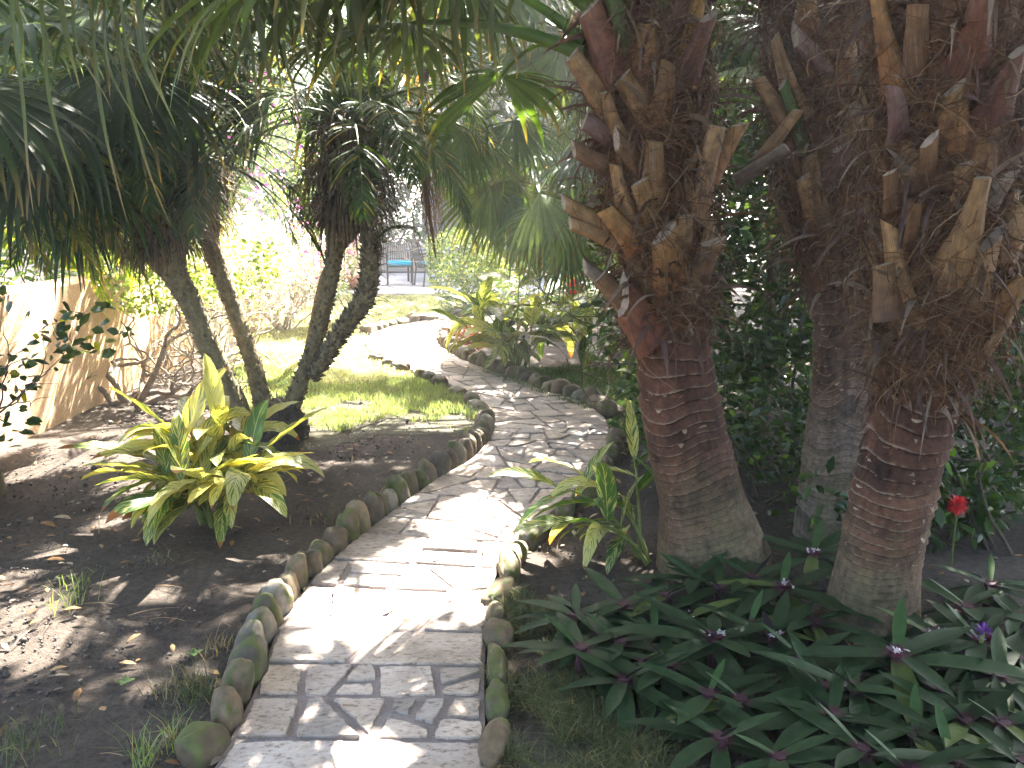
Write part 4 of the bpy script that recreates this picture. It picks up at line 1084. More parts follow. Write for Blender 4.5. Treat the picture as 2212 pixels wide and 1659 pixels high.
# ------------------------------------------------------------------ fan palms: back palm, overhead left palm
bp = G(1352, 792)
back = thing('fan_palm', 'fan palm with a smooth grey flared trunk, blue-green fronds hanging over the ginger', 'palm tree', bp)
mb = MB()
pts = [P(1352, 800, bp[1]), P(1356, 740, bp[1]), P(1362, 640, bp[1]), P(1350, 500, bp[1]), P(1335, 330, bp[1]), P(1320, 180, bp[1])]
Pc, s_, rad_, fr_ = ring_trunk(mb, pts, [0.2, 0.14, 0.11, 0.10, 0.12, 0.12], 0.05, 2.2, 2.2, ((0.26, 0.23, 0.19), (0.22, 0.18, 0.14), (0.14, 0.08, 0.05)), 40, 140)
mb.build('trunk', M['trunk'], back)
for hx, hy, Y, Rr, c, xd, up in [
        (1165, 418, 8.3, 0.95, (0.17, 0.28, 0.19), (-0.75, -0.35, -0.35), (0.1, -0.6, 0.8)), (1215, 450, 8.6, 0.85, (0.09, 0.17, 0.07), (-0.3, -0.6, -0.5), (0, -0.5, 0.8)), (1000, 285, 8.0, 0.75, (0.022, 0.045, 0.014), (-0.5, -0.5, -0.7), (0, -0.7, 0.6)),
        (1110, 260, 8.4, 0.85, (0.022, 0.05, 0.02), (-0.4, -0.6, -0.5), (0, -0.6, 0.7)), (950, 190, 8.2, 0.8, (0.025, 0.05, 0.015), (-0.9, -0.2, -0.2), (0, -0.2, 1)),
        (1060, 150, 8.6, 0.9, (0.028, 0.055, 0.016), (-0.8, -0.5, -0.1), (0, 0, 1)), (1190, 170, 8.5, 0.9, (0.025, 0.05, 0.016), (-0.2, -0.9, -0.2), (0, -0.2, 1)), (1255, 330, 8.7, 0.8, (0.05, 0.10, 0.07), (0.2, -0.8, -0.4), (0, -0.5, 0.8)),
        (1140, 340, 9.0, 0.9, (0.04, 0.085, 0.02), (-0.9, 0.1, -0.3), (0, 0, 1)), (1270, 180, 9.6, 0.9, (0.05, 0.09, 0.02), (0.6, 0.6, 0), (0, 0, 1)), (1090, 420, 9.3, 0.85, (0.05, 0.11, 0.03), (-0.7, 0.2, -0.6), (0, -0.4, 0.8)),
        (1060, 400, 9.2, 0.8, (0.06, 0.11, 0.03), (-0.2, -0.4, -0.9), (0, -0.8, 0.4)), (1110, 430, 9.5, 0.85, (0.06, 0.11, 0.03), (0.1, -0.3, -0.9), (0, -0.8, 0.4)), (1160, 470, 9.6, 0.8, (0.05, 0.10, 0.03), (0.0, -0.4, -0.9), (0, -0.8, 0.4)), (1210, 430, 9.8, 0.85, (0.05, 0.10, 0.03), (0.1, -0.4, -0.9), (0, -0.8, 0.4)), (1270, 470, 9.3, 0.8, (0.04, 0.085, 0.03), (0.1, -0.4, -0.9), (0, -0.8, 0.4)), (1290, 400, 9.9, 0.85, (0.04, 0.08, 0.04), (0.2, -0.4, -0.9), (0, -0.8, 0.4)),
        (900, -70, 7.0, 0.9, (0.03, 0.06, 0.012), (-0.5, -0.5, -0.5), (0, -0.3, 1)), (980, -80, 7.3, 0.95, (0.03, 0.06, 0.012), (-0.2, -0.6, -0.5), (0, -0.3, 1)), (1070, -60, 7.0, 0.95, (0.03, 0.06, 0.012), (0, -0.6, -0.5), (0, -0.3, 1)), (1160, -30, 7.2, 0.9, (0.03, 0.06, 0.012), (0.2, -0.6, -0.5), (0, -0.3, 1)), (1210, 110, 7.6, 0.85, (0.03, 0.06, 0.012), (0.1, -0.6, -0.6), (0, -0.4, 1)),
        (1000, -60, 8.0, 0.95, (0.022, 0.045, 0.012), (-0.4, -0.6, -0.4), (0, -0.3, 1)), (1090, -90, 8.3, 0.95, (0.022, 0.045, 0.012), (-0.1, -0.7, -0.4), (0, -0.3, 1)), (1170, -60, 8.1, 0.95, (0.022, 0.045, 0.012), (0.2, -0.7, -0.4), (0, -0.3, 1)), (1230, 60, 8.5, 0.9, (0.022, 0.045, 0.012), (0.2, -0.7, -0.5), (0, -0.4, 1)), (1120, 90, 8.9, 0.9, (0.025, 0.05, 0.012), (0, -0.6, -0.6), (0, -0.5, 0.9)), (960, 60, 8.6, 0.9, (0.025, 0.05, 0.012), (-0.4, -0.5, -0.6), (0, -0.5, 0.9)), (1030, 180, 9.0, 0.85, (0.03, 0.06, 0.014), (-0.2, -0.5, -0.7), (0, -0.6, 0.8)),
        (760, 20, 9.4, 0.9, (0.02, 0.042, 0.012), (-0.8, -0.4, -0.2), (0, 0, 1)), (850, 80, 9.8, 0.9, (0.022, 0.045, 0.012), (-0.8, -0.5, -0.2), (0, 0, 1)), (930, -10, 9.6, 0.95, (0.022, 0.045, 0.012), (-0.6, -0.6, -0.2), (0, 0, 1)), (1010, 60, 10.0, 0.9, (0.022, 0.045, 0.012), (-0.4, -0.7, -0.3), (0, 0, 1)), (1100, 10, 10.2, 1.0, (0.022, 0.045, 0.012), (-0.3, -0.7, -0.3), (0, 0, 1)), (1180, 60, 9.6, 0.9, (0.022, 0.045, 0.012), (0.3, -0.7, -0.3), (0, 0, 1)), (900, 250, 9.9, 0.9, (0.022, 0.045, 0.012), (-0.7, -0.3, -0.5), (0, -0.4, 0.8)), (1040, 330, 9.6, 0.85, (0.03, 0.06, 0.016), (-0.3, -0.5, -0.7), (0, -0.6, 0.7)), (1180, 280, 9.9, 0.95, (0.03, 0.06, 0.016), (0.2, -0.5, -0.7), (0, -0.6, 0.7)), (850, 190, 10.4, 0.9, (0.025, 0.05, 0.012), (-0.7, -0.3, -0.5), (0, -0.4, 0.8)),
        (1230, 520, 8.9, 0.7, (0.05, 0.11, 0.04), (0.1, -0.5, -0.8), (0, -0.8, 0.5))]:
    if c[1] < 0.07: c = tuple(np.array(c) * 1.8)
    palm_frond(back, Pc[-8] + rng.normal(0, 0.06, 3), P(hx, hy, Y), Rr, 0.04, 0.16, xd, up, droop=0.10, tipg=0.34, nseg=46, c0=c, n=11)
mb = MB(); rags(mb, Pc, rad_, fr_, 1.7, 3.2, 60, (0.2, 0.5)); fibres(mb, Pc, rad_, fr_, 1.7, 3.3, 300)
stuff(mb.build('fibre_mat', M['dead'], back))
# hanging dead flower stalk / frond at the middle of the view
mb = MB()
for k in range(46):
    a = P(918 + rng.normal(0, 12), 330 + rng.normal(0, 30), 7.9); b_ = P(945 + rng.normal(0, 13), rng.uniform(430, 600), 7.9 + rng.normal(0, 0.08))
    tube(mb, [a, (a + b_) / 2 + rng.normal(0, 0.04, 3), b_], [0.006, 0.004, 0.0015], 4, (0.14, 0.085, 0.05), 8)
tube(mb, [P(925, 130, 8.1), P(905, 260, 8.0), P(915, 380, 7.9), P(942, 560, 7.9)], [0.03, 0.035, 0.03, 0.006], 7, (0.10, 0.06, 0.04), 20)
mb.build('dead_flower_stalk', M['dead'], back)

lp0 = np.array([-3.15, 4.9, 0.0])
leftp = thing('fan_palm', 'overhanging fan palm whose long drooping frond tips fill the top left corner', 'palm tree', lp0)
mb = MB()
pts = [lp0 + [0, 0, -0.05], lp0 + [-0.02, 0, 0.8], lp0 + [0.02, 0, 1.6], lp0 + [0.05, 0, 2.4], lp0 + [0.08, 0, 3.1]]
Pc, s_, rad_, fr_ = ring_trunk(mb, pts, [0.2, 0.15, 0.14, 0.15, 0.13], 0.05, 2.2, 3.9, TR, 40, 140)
mb.build('trunk', M['trunk'], leftp)
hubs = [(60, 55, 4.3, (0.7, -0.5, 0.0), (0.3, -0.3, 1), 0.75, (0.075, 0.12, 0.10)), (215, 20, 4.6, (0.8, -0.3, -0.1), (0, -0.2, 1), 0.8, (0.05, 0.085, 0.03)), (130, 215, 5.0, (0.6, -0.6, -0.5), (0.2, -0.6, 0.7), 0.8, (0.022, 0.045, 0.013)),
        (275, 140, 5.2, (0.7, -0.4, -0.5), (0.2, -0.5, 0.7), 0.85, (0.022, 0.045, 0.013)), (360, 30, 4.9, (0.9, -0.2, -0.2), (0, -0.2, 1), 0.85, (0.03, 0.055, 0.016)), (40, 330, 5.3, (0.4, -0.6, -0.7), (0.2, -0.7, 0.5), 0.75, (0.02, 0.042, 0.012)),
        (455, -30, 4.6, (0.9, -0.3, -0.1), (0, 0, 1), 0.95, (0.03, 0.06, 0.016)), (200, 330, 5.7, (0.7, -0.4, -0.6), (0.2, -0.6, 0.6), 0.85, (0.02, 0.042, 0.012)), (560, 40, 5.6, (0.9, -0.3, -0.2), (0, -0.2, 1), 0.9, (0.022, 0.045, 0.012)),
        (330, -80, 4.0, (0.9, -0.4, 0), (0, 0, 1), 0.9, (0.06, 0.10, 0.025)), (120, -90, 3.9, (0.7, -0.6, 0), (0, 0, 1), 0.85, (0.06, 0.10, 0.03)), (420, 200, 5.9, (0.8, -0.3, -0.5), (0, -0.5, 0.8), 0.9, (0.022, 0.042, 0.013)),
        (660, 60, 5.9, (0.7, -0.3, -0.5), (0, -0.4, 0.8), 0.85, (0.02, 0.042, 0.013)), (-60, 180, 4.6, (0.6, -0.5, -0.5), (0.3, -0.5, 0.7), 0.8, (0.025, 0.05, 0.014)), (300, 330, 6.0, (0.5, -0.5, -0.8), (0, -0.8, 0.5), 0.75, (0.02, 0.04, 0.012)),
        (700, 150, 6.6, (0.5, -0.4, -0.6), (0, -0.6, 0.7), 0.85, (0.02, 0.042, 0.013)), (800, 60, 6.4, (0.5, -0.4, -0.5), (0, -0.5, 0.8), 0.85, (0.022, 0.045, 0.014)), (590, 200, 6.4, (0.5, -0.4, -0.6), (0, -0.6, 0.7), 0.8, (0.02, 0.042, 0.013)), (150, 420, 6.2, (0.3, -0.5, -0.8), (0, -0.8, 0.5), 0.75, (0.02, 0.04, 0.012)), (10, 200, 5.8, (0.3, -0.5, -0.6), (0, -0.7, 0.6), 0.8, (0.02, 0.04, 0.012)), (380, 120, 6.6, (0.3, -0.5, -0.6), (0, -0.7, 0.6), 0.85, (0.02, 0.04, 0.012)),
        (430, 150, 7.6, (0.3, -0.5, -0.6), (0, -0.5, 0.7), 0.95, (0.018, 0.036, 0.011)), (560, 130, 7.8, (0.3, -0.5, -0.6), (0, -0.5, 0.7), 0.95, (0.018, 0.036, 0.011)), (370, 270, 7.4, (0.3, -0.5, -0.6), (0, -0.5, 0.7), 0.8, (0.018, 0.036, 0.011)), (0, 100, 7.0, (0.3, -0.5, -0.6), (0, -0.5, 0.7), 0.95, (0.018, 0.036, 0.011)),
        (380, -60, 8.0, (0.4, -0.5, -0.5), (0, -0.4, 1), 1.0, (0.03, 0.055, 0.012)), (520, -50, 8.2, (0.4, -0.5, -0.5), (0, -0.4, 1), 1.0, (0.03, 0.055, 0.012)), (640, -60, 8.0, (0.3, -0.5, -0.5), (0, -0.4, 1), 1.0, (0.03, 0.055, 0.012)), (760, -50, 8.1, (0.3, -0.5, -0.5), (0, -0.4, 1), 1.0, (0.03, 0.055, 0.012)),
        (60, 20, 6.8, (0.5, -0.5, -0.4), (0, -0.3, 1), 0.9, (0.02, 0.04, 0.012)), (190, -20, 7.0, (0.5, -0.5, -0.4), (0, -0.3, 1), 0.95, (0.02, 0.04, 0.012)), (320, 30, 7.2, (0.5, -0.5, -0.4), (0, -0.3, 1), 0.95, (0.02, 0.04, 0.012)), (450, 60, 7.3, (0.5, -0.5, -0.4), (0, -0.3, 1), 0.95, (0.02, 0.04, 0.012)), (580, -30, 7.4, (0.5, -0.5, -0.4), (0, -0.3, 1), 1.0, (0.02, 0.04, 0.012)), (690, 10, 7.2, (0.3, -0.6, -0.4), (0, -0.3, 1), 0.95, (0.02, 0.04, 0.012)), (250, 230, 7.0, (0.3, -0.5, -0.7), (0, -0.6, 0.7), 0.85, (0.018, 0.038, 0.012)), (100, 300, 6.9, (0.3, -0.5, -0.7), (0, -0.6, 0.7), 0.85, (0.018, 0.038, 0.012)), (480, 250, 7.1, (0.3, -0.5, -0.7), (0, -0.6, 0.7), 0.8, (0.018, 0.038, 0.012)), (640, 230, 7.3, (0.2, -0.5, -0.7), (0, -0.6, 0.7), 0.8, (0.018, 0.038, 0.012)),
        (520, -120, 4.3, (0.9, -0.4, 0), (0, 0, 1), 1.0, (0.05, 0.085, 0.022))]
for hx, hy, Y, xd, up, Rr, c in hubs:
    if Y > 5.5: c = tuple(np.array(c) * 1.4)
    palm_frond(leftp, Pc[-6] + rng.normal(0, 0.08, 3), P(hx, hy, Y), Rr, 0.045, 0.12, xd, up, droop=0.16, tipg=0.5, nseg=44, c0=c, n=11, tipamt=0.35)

def strand_frond(root, base, hub, items, c0):
    mb = MB(); petiole(mb, base, hub, 0.05, 0.022, 0.12)
    for x0, x1, y1, Y, wpx in items:
        a = P(x0, -70, Y); e = P(x1, y1, Y + rng.uniform(-0.1, 0.1)); q = F / ((a - EYEP) @ FWD)
        t = np.linspace(0, 1, 16)[:, None]
        kx = rng.uniform(-0.02, 0.02)
        Pc = np.asarray(hub) * 0.0 + a + (e - a) * t; Pc[:, 0] = a[0] + (e[0] - a[0]) * (t[:, 0] ** 2.6) + kx * np.sin(t[:, 0] * 9)
        Pc = np.vstack([hub, hub * 0.5 + Pc[0] * 0.5 + [0, 0, 0.05], Pc]); n = len(Pc)
        D = nrm(np.gradient(Pc, axis=0)); S = np.tile(nrm([1.0, rng.uniform(-0.5, 0.5), 0]), (n, 1)); S = nrm(S - D * (S * D).sum(-1, keepdims=True))
        tt = np.r_[0, 0, np.linspace(0, 1, 16)]
        W = wpx / q * np.where(tt < 0.5, 1, np.clip(1 - (tt - 0.5) * 1.75, 0.12, 1))
        tc = np.clip((tt - 0.62) * 4, 0, 1)[:, None]
        C = np.array(c0) * (1 - tc) + np.array([(0.20, 0.15, 0.08), (0.16, 0.17, 0.05)][rng.integers(0, 2)]) * tc
        strips(mb, Pc[None], D[None], S[None], W[None], C[None], 0.2)
    mb.build('frond', M['palm_leaf'], root)
OL = (0.075, 0.10, 0.03)
strand_frond(palm1[0], P(1290, -60, Y1), P(760, -190, 3.8), [(767, 786, 253, 3.8, 17), (873, 853, 233, 3.8, 12), (780, 814, 250, 3.85, 10), (941, 954, 172, 3.9, 8), (720, 735, 150, 3.7, 12), (830, 838, 190, 3.9, 12), (1030, 1022, 90, 3.9, 10), (905, 915, 280, 4.0, 14), (985, 1000, 210, 4.0, 14), (1060, 1075, 190, 4.0, 14), (1100, 1112, 170, 4.0, 12)], OL)
strand_frond(palm1[0], P(1300, -90, Y1), P(560, -200, 3.7), [(529, 572, 268, 3.7, 9), (549, 608, 224, 3.7, 15), (594, 604, 218, 3.75, 9), (605, 642, 264, 3.75, 11), (480, 540, 180, 3.7, 9), (650, 668, 160, 3.7, 9), (440, 470, 120, 3.7, 9)], OL)
strand_frond(leftp, [-3.0, 4.6, 2.9], P(300, -220, 3.6), [(290, 376, 272, 3.6, 14), (300, 360, 230, 3.65, 10), (367, 487, 234, 3.7, 7), (385, 440, 210, 3.7, 9), (405, 480, 205, 3.75, 8), (340, 420, 150, 3.6, 8), (250, 330, 250, 3.6, 8)], OL)
strand_frond(leftp, [-3.0, 4.6, 2.9], P(60, -200, 3.5), [(118, 172, 190, 3.5, 14), (20, 74, 465, 3.5, 10), (75, 172, 462, 3.55, 9), (140, 240, 240, 3.5, 7), (30, 65, 180, 3.5, 9), (190, 275, 480, 3.8, 10), (240, 370, 490, 3.9, 10), (210, 330, 330, 3.7, 8)], OL)

# ------------------------------------------------------------------ multi-stemmed date palm, left of the path
db = G(600, 955)
Yd = db[1] + 0.12
date = thing('date_palm', 'clumping date palm with four leaning spiny stems from one dark root mound', 'palm tree', [P(600, 950, Yd)[0], Yd, 0])
ppm = F / ((P(600, 800, Yd) - EYEP) @ FWD)
# root mound
mb = MB()
cen = P(605, 925, Yd)
s = np.array([3.3, 1.1, 7.0])
dsp = 1 + 0.3 * (vnoise(IV * 1.6 + s) - 0.5) + 0.25 * (vnoise(IV * 6 + s) - 0.5)
V = IV * dsp[:, None] * [0.20, 0.19, 0.24] + cen
mb.add(V, IF, np.array([0.055, 0.042, 0.03]) * (0.6 + 0.8 * vnoise(IV * 12)[:, None]))
m = 900; k = rng.integers(0, len(IV), m); o = nrm(IV[k] + rng.normal(0, 0.25, (m, 3)))
Pn, Dn, S = grow(V[k], o, rng.uniform(0.02, 0.07, m), 4, 0.35)
strips(mb, Pn, Dn, S, np.array([0.007, 0.006, 0.004, 0.001])[None] * np.ones((m, 1)), np.array([(0.07, 0.05, 0.035), (0.14, 0.11, 0.08)])[rng.integers(0, 2, m)])
mb.build('root_mound', M['trunk'], date)
def spiny(pts, wpx, seed, nspike, spike, long_=0):
    P3 = [P(x, y, Yd + dy) for x, y, dy in pts]
    rr = [w / 2 / ppm for w in wpx]
    mb = MB(); n = 90; k = 28
    Pc = catmull(P3, n); rad = np.interp(np.linspace(0, 1, n), np.linspace(0, 1, len(rr)), rr)
    T, A, B = frames(Pc); th = np.linspace(0, 2 * np.pi, k, endpoint=False)
    pn = np.stack(np.broadcast_arrays(np.cos(th)[None] * 2, np.sin(th)[None] * 2, np.arange(n)[:, None] * 0.5), -1) + seed
    n1 = vnoise(pn * 1.7)
    r = rad[:, None] * (0.86 + 0.28 * n1)
    V = Pc[:, None] + r[..., None] * (np.cos(th)[None, :, None] * A[:, None] + np.sin(th)[None, :, None] * B[:, None])
    mb.add(V, grid_faces(1, n, k, True), np.array([0.17, 0.135, 0.065]) * (0.5 + 0.9 * n1[..., None]))
    # spirally set leaf-base pegs
    j = np.arange(nspike); i = (j / nspike * (n - 2)).astype(int); a = j * 2.399 + rng.normal(0, 0.15, nspike)
    o = np.cos(a)[:, None] * A[i] + np.sin(a)[:, None] * B[i]; sd = np.cross(T[i], o)
    b = Pc[i] + o * (rad[i] * 0.9)[:, None]; L = spike * rng.uniform(0.5, 1.4, nspike)
    tip = b + nrm(o + T[i] * rng.uniform(0.4, 1.1, (nspike, 1))) * L[:, None]
    w = 0.016
    q = np.stack([b - sd * w - T[i] * 0.012, b + sd * w - T[i] * 0.012, b + T[i] * 0.022, tip + sd * 0.004, tip - sd * 0.004], 1)
    Cq = np.repeat((np.array([(0.15, 0.12, 0.075), (0.09, 0.07, 0.045), (0.20, 0.16, 0.10)])[rng.integers(0, 3, nspike)])[:, None], 5, 1)
    n0 = mb.n
    mb.add(q, j[:, None] * 5 + [[0, 1, 3, 4]], Cq)
    z3 = np.zeros((0, 3)); mb.ch.append((z3, n0 + np.vstack([j[:, None] * 5 + [[1, 2, 3]], j[:, None] * 5 + [[2, 0, 4]], j[:, None] * 5 + [[2, 4, 3]]]), z3, z3, 0))
    if long_:
        i = rng.integers(int(n * 0.35), n - 1, long_); a = rng.uniform(0, 6.28, long_)
        o = np.cos(a)[:, None] * A[i] + np.sin(a)[:, None] * B[i]
        Pn, Dn, S = grow(Pc[i] + o * (rad[i] * 0.9)[:, None], o + T[i] * rng.uniform(0.2, 0.9, (long_, 1)), rng.uniform(0.10, 0.24, long_), 7, 0.16)
        strips(mb, Pn, Dn, S, np.array([0.012, 0.010, 0.009, 0.008, 0.007, 0.006, 0.004])[None] * np.ones((long_, 1)), np.array([(0.11, 0.085, 0.05), (0.17, 0.13, 0.08)])[rng.integers(0, 2, long_)], 0.3)
    mb.build('stem', M['trunk'], date)
    return Pc, rad, (T, A, B)
tA = spiny([(520, 900, 0), (470, 790, -0.05), (415, 660, -0.1), (375, 590, -0.12), (352, 530, -0.12), (338, 460, -0.12), (330, 390, -0.1), (326, 330, -0.1)], [50, 46, 44, 52, 104, 128, 118, 80], 1.0, 620, 0.024)
tB = spiny([(572, 890, 0.1), (545, 780, 0.2), (495, 640, 0.3), (455, 530, 0.35), (440, 470, 0.35), (430, 400, 0.35), (425, 350, 0.35)], [40, 36, 36, 40, 72, 78, 56], 4.0, 520, 0.022)
tC = spiny([(622, 900, 0), (664, 785, 0.02), (688, 716, 0.04), (712, 618, 0.05), (724, 540, 0.05), (738, 490, 0.05), (748, 430, 0.05), (756, 360, 0.05), (760, 270, 0.05)], [42, 30, 30, 29, 36, 76, 104, 116, 84], 8.0, 620, 0.026)
tD = spiny([(676, 815, -0.03), (714, 753, -0.1), (740, 712, -0.13), (774, 667, -0.15), (796, 618, -0.15), (798, 545, -0.12), (800, 500, -0.1)], [24, 26, 30, 34, 34, 32, 18], 12.0, 520, 0.04, 110)
def old_skirt(tr, zlo, m, spread, Ls):
    Pc, rad, (T, A, B) = tr
    idx = np.where(Pc[:, 2] > zlo)[0]
    i = rng.choice(idx, m); a = rng.uniform(0, 6.28, m); o = np.cos(a)[:, None] * A[i] + np.sin(a)[:, None] * B[i]
    Pn, Dn, S = grow(Pc[i] + o * rad[i][:, None], o * rng.uniform(0.3, 0.7, (m, 1)) + [0, 0, 0.5], rng.uniform(*Ls, m), 8, rng.uniform(0.3, 0.9, (m, 1)) * np.ones((1, 7)))
    mb = MB()
    strips(mb, Pn, Dn, S, 0.012 * np.array([1, 1, 1, .9, .8, .6, .4, .1])[None] * rng.uniform(0.6, 1.6, (m, 1)), np.array([(0.09, 0.065, 0.035), (0.05, 0.045, 0.03), (0.13, 0.10, 0.06)])[rng.integers(0, 3, m)], 0.2)
    stuff(mb.build('dead_leaf_skirt', M['dead'], date))
def zpx(y): return P(600, y, Yd)[2]
old_skirt(tA, zpx(560), 900, 1, (0.15, 0.42)); old_skirt(tB, zpx(500), 520, 1, (0.12, 0.36)); old_skirt(tC, zpx(500), 1100, 1, (0.15, 0.45))
def date_crown(tr, n, L, up0, dark=1.0, ll=0.31):
    c = tr[0][-1]
    for k in range(n):
        az = k * 2.399 + rng.normal(0, 0.15); f = k / max(n - 1, 1)
        el = up0[0] + (up0[1] - up0[0]) * f
        d = np.array([math.cos(az), math.sin(az), math.tan(el)])
        mb = MB()
        feather(mb, c + nrm([d[0], d[1], 0]) * 0.05 + [0, 0, 0.25 * f - 0.05], d, L * rng.uniform(0.82, 1.12), rng.uniform(0.11, 0.19), 84, ll, 0.0095, (0.024 * dark, 0.050 * dark, 0.013 * dark), (0.046 * dark, 0.085 * dark, 0.018 * dark))
        mb.build('frond', M['palm_leaf'], date)
date_crown(tA, 26, 1.3, (0.15, 1.25)); date_crown(tB, 20, 1.15, (0.15, 1.25)); date_crown(tC, 34, 1.4, (0.12, 1.3)); date_crown(tD, 3, 0.35, (0.9, 1.4), 1.0, 0.12)

# ------------------------------------------------------------------ feather palm by the wall and flowering shrubs
ab = np.array([-3.24, 4.95, 0])
areca = thing('areca_palm', 'yellow-green feather palm with orange-tipped leaflets in front of the tan wall', 'palm tree', ab)
mb = MB()
for k in range(5):
    a = ab + [rng.normal(0, 0.12), rng.normal(0, 0.12), 0]; tube(mb, [a, a + [0.02, 0, 0.9], a + [rng.normal(0, 0.1), rng.normal(0, .1), 1.9]], [0.04, 0.035, 0.03], 8, (0.16, 0.13, 0.07), 12)
mb.build('trunk', M['bark'], areca)
for k in range(24):
    az = rng.uniform(0.75, 1.9); mb = MB()
    feather(mb, ab + [rng.normal(0, 0.1), rng.normal(0, .1), rng.uniform(1.5, 2.1)], [math.cos(az), math.sin(az), rng.uniform(0.2, 1.2)], rng.uniform(1.4, 2.1), rng.uniform(0.13, 0.21), 52, 0.32, 0.017, (0.06, 0.12, 0.015), (0.14, 0.19, 0.02), 0.14, (0.16, 0.18, 0.03), yellow=0.16)
    mb.build('frond', M['palm_leaf'], areca)

def branching(mb, base, n, h, spread, r0, colr, levels=3, crook=0.25, tips=None, up=0.9):
    def rec(p, d, L, r, lv):
        k = 5; pts = [p]
        for _ in range(k):
            d = nrm(d + rng.normal(0, crook, 3) + [0, 0, 0.05]); p = p + d * L / k; pts.append(p)
        tube(mb, pts, np.linspace(r, r * 0.62, k + 1), 6 if lv < 2 else 4, np.array(colr) * rng.uniform(0.8, 1.2), cap=False)
        if lv >= levels:
            if tips is not None: tips.append(p)
            return
        for _ in range(rng.integers(2, 4)):
            rec(p, nrm(d + rng.normal(0, 0.55, 3) + [0, 0, 0.15]), L * rng.uniform(0.6, 0.85), r * 0.58, lv + 1)
    for _ in range(n):
        a = rng.uniform(0, 6.28)
        rec(np.asarray(base, float) + [rng.normal(0, 0.04), rng.normal(0, .04), -0.02], nrm([math.cos(a) * spread, math.sin(a) * spread, up]), h * rng.uniform(0.35, 0.5), r0, 0)

def shrub(name, label, cat, base, lumps, n, size, c0, c1, twig=(5, 0.02, (0.30, 0.26, 0.21)), flowers=None, group=None, third=None, levels=3, asp=0.5, mat='leaf', shell=0.5, twig_h=None, crook=0.25):
    root = thing(name, label, cat, base, group)
    C = np.array([np.asarray(base) + l[0] for l in lumps]); Rr = np.array([l[1] for l in lumps], float)
    if twig:
        mb = MB(); top = max(c[2] for c in C); branching(mb, base, twig[0], twig_h or top, 0.75, twig[1], twig[2], levels, crook)
        mb.build('branches', M['bark'], root)
    mb = MB(); p, u = blob_points(C, Rr, n, shell)
    p = p[p[:, 2] > 0.03]
    p = p[vnoise(p * 3.2) > 0.30]
    leafmass(mb, p, size, c0, c1, 0.35, asp, 0.25, None, third)
    mb.build('foliage', M[mat], root)
    if flowers:
        nf, fc, fs = flowers
        mb = MB(); p, u = blob_points(C, Rr * 1.02, nf * 3, 0.85); p = p[vnoise(p * 4.5 + 20) > 0.56][:nf]
        leafmass(mb, p, fs, fc[0], fc[1], 0.2, 0.9, 0.3); mb.build('blossom', M['petal'], root)
    return root
PG0, PG1 = (0.10, 0.17, 0.04), (0.28, 0.36, 0.12)
b1 = G(285, 872)
shrub('bougainvillea', 'crooked bare-stemmed bougainvillea with pale green leaves against the tan wall', 'shrub', b1, [((0.1, 0.5, 0.95), (0.55, 0.5, 0.28)), ((0.55, 0.9, 1.15), (0.55, 0.5, 0.35)), ((-0.2, 0.6, 1.2), (0.4, 0.5, 0.3))], 2600, 0.055, PG0, PG1, (7, 0.032, (0.24, 0.19, 0.14)), None, None, None, 3, 0.62, crook=0.42)
b2 = G(455, 800)
shrub('bougainvillea', 'twiggy pale bougainvillea between the two left stems of the date palm', 'shrub', b2, [((0.0, 0.6, 0.8), (0.8, 0.7, 0.5)), ((-0.5, 1.2, 1.1), (0.8, 0.7, 0.5)), ((0.3, 1.3, 1.1), (0.7, 0.7, 0.4))], 3600, 0.05, (0.22, 0.27, 0.13), (0.48, 0.48, 0.32), (12, 0.02, (0.42, 0.37, 0.30)), (160, ((0.45, 0.10, 0.30), (0.60, 0.35, 0.48)), 0.05), None, None, 4, 0.6, mat='pale')
b3 = G(610, 715)
shrub('bougainvillea', 'rounded pink-flowering bougainvillea, bare twigs below, on the sunny lawn edge', 'shrub', b3, [((0.0, 0.3, 1.0), (0.65, 0.8, 0.45)), ((-0.7, 0.5, 1.1), (0.7, 0.7, 0.5)), ((0.25, 1.2, 1.0), (0.7, 0.7, 0.5))], 4200, 0.055, (0.26, 0.28, 0.18), (0.52, 0.51, 0.42), (16, 0.018, (0.45, 0.40, 0.34)), (800, ((0.50, 0.18, 0.38), (0.68, 0.48, 0.58)), 0.06), None, None, 4, 0.6, mat='pale')
b4 = np.array([-4.6, 15.5, 0])
shrub('bougainvillea', 'tall magenta bougainvillea climbing behind the date palm stems', 'shrub', b4, [((0, 0, 1.3), (1.0, 1.0, 1.0)), ((0.6, 0.6, 2.3), (1.0, 0.9, 0.9)), ((-0.8, 0, 2.2), (1, 1, 1)), ((-0.2, 0.8, 3.2), (1.1, 1, 0.9))], 7000, 0.08, (0.06, 0.13, 0.03), (0.22, 0.28, 0.11), (9, 0.03, (0.32, 0.27, 0.21)), (600, ((0.42, 0.03, 0.32), (0.60, 0.15, 0.50)), 0.07), None, None, 3, 0.55)
b5 = G(690, 672)
shrub('shrub', 'small dark shrub at the far lawn edge beside the right stem of the date palm', 'shrub', b5, [((0.1, 0.2, 0.45), (0.35, 0.4, 0.4)), ((-0.35, 0.5, 0.5), (0.35, 0.4, 0.4))], 1500, 0.06, (0.03, 0.07, 0.02), (0.09, 0.15, 0.05), (5, 0.012, (0.2, 0.16, 0.12)))
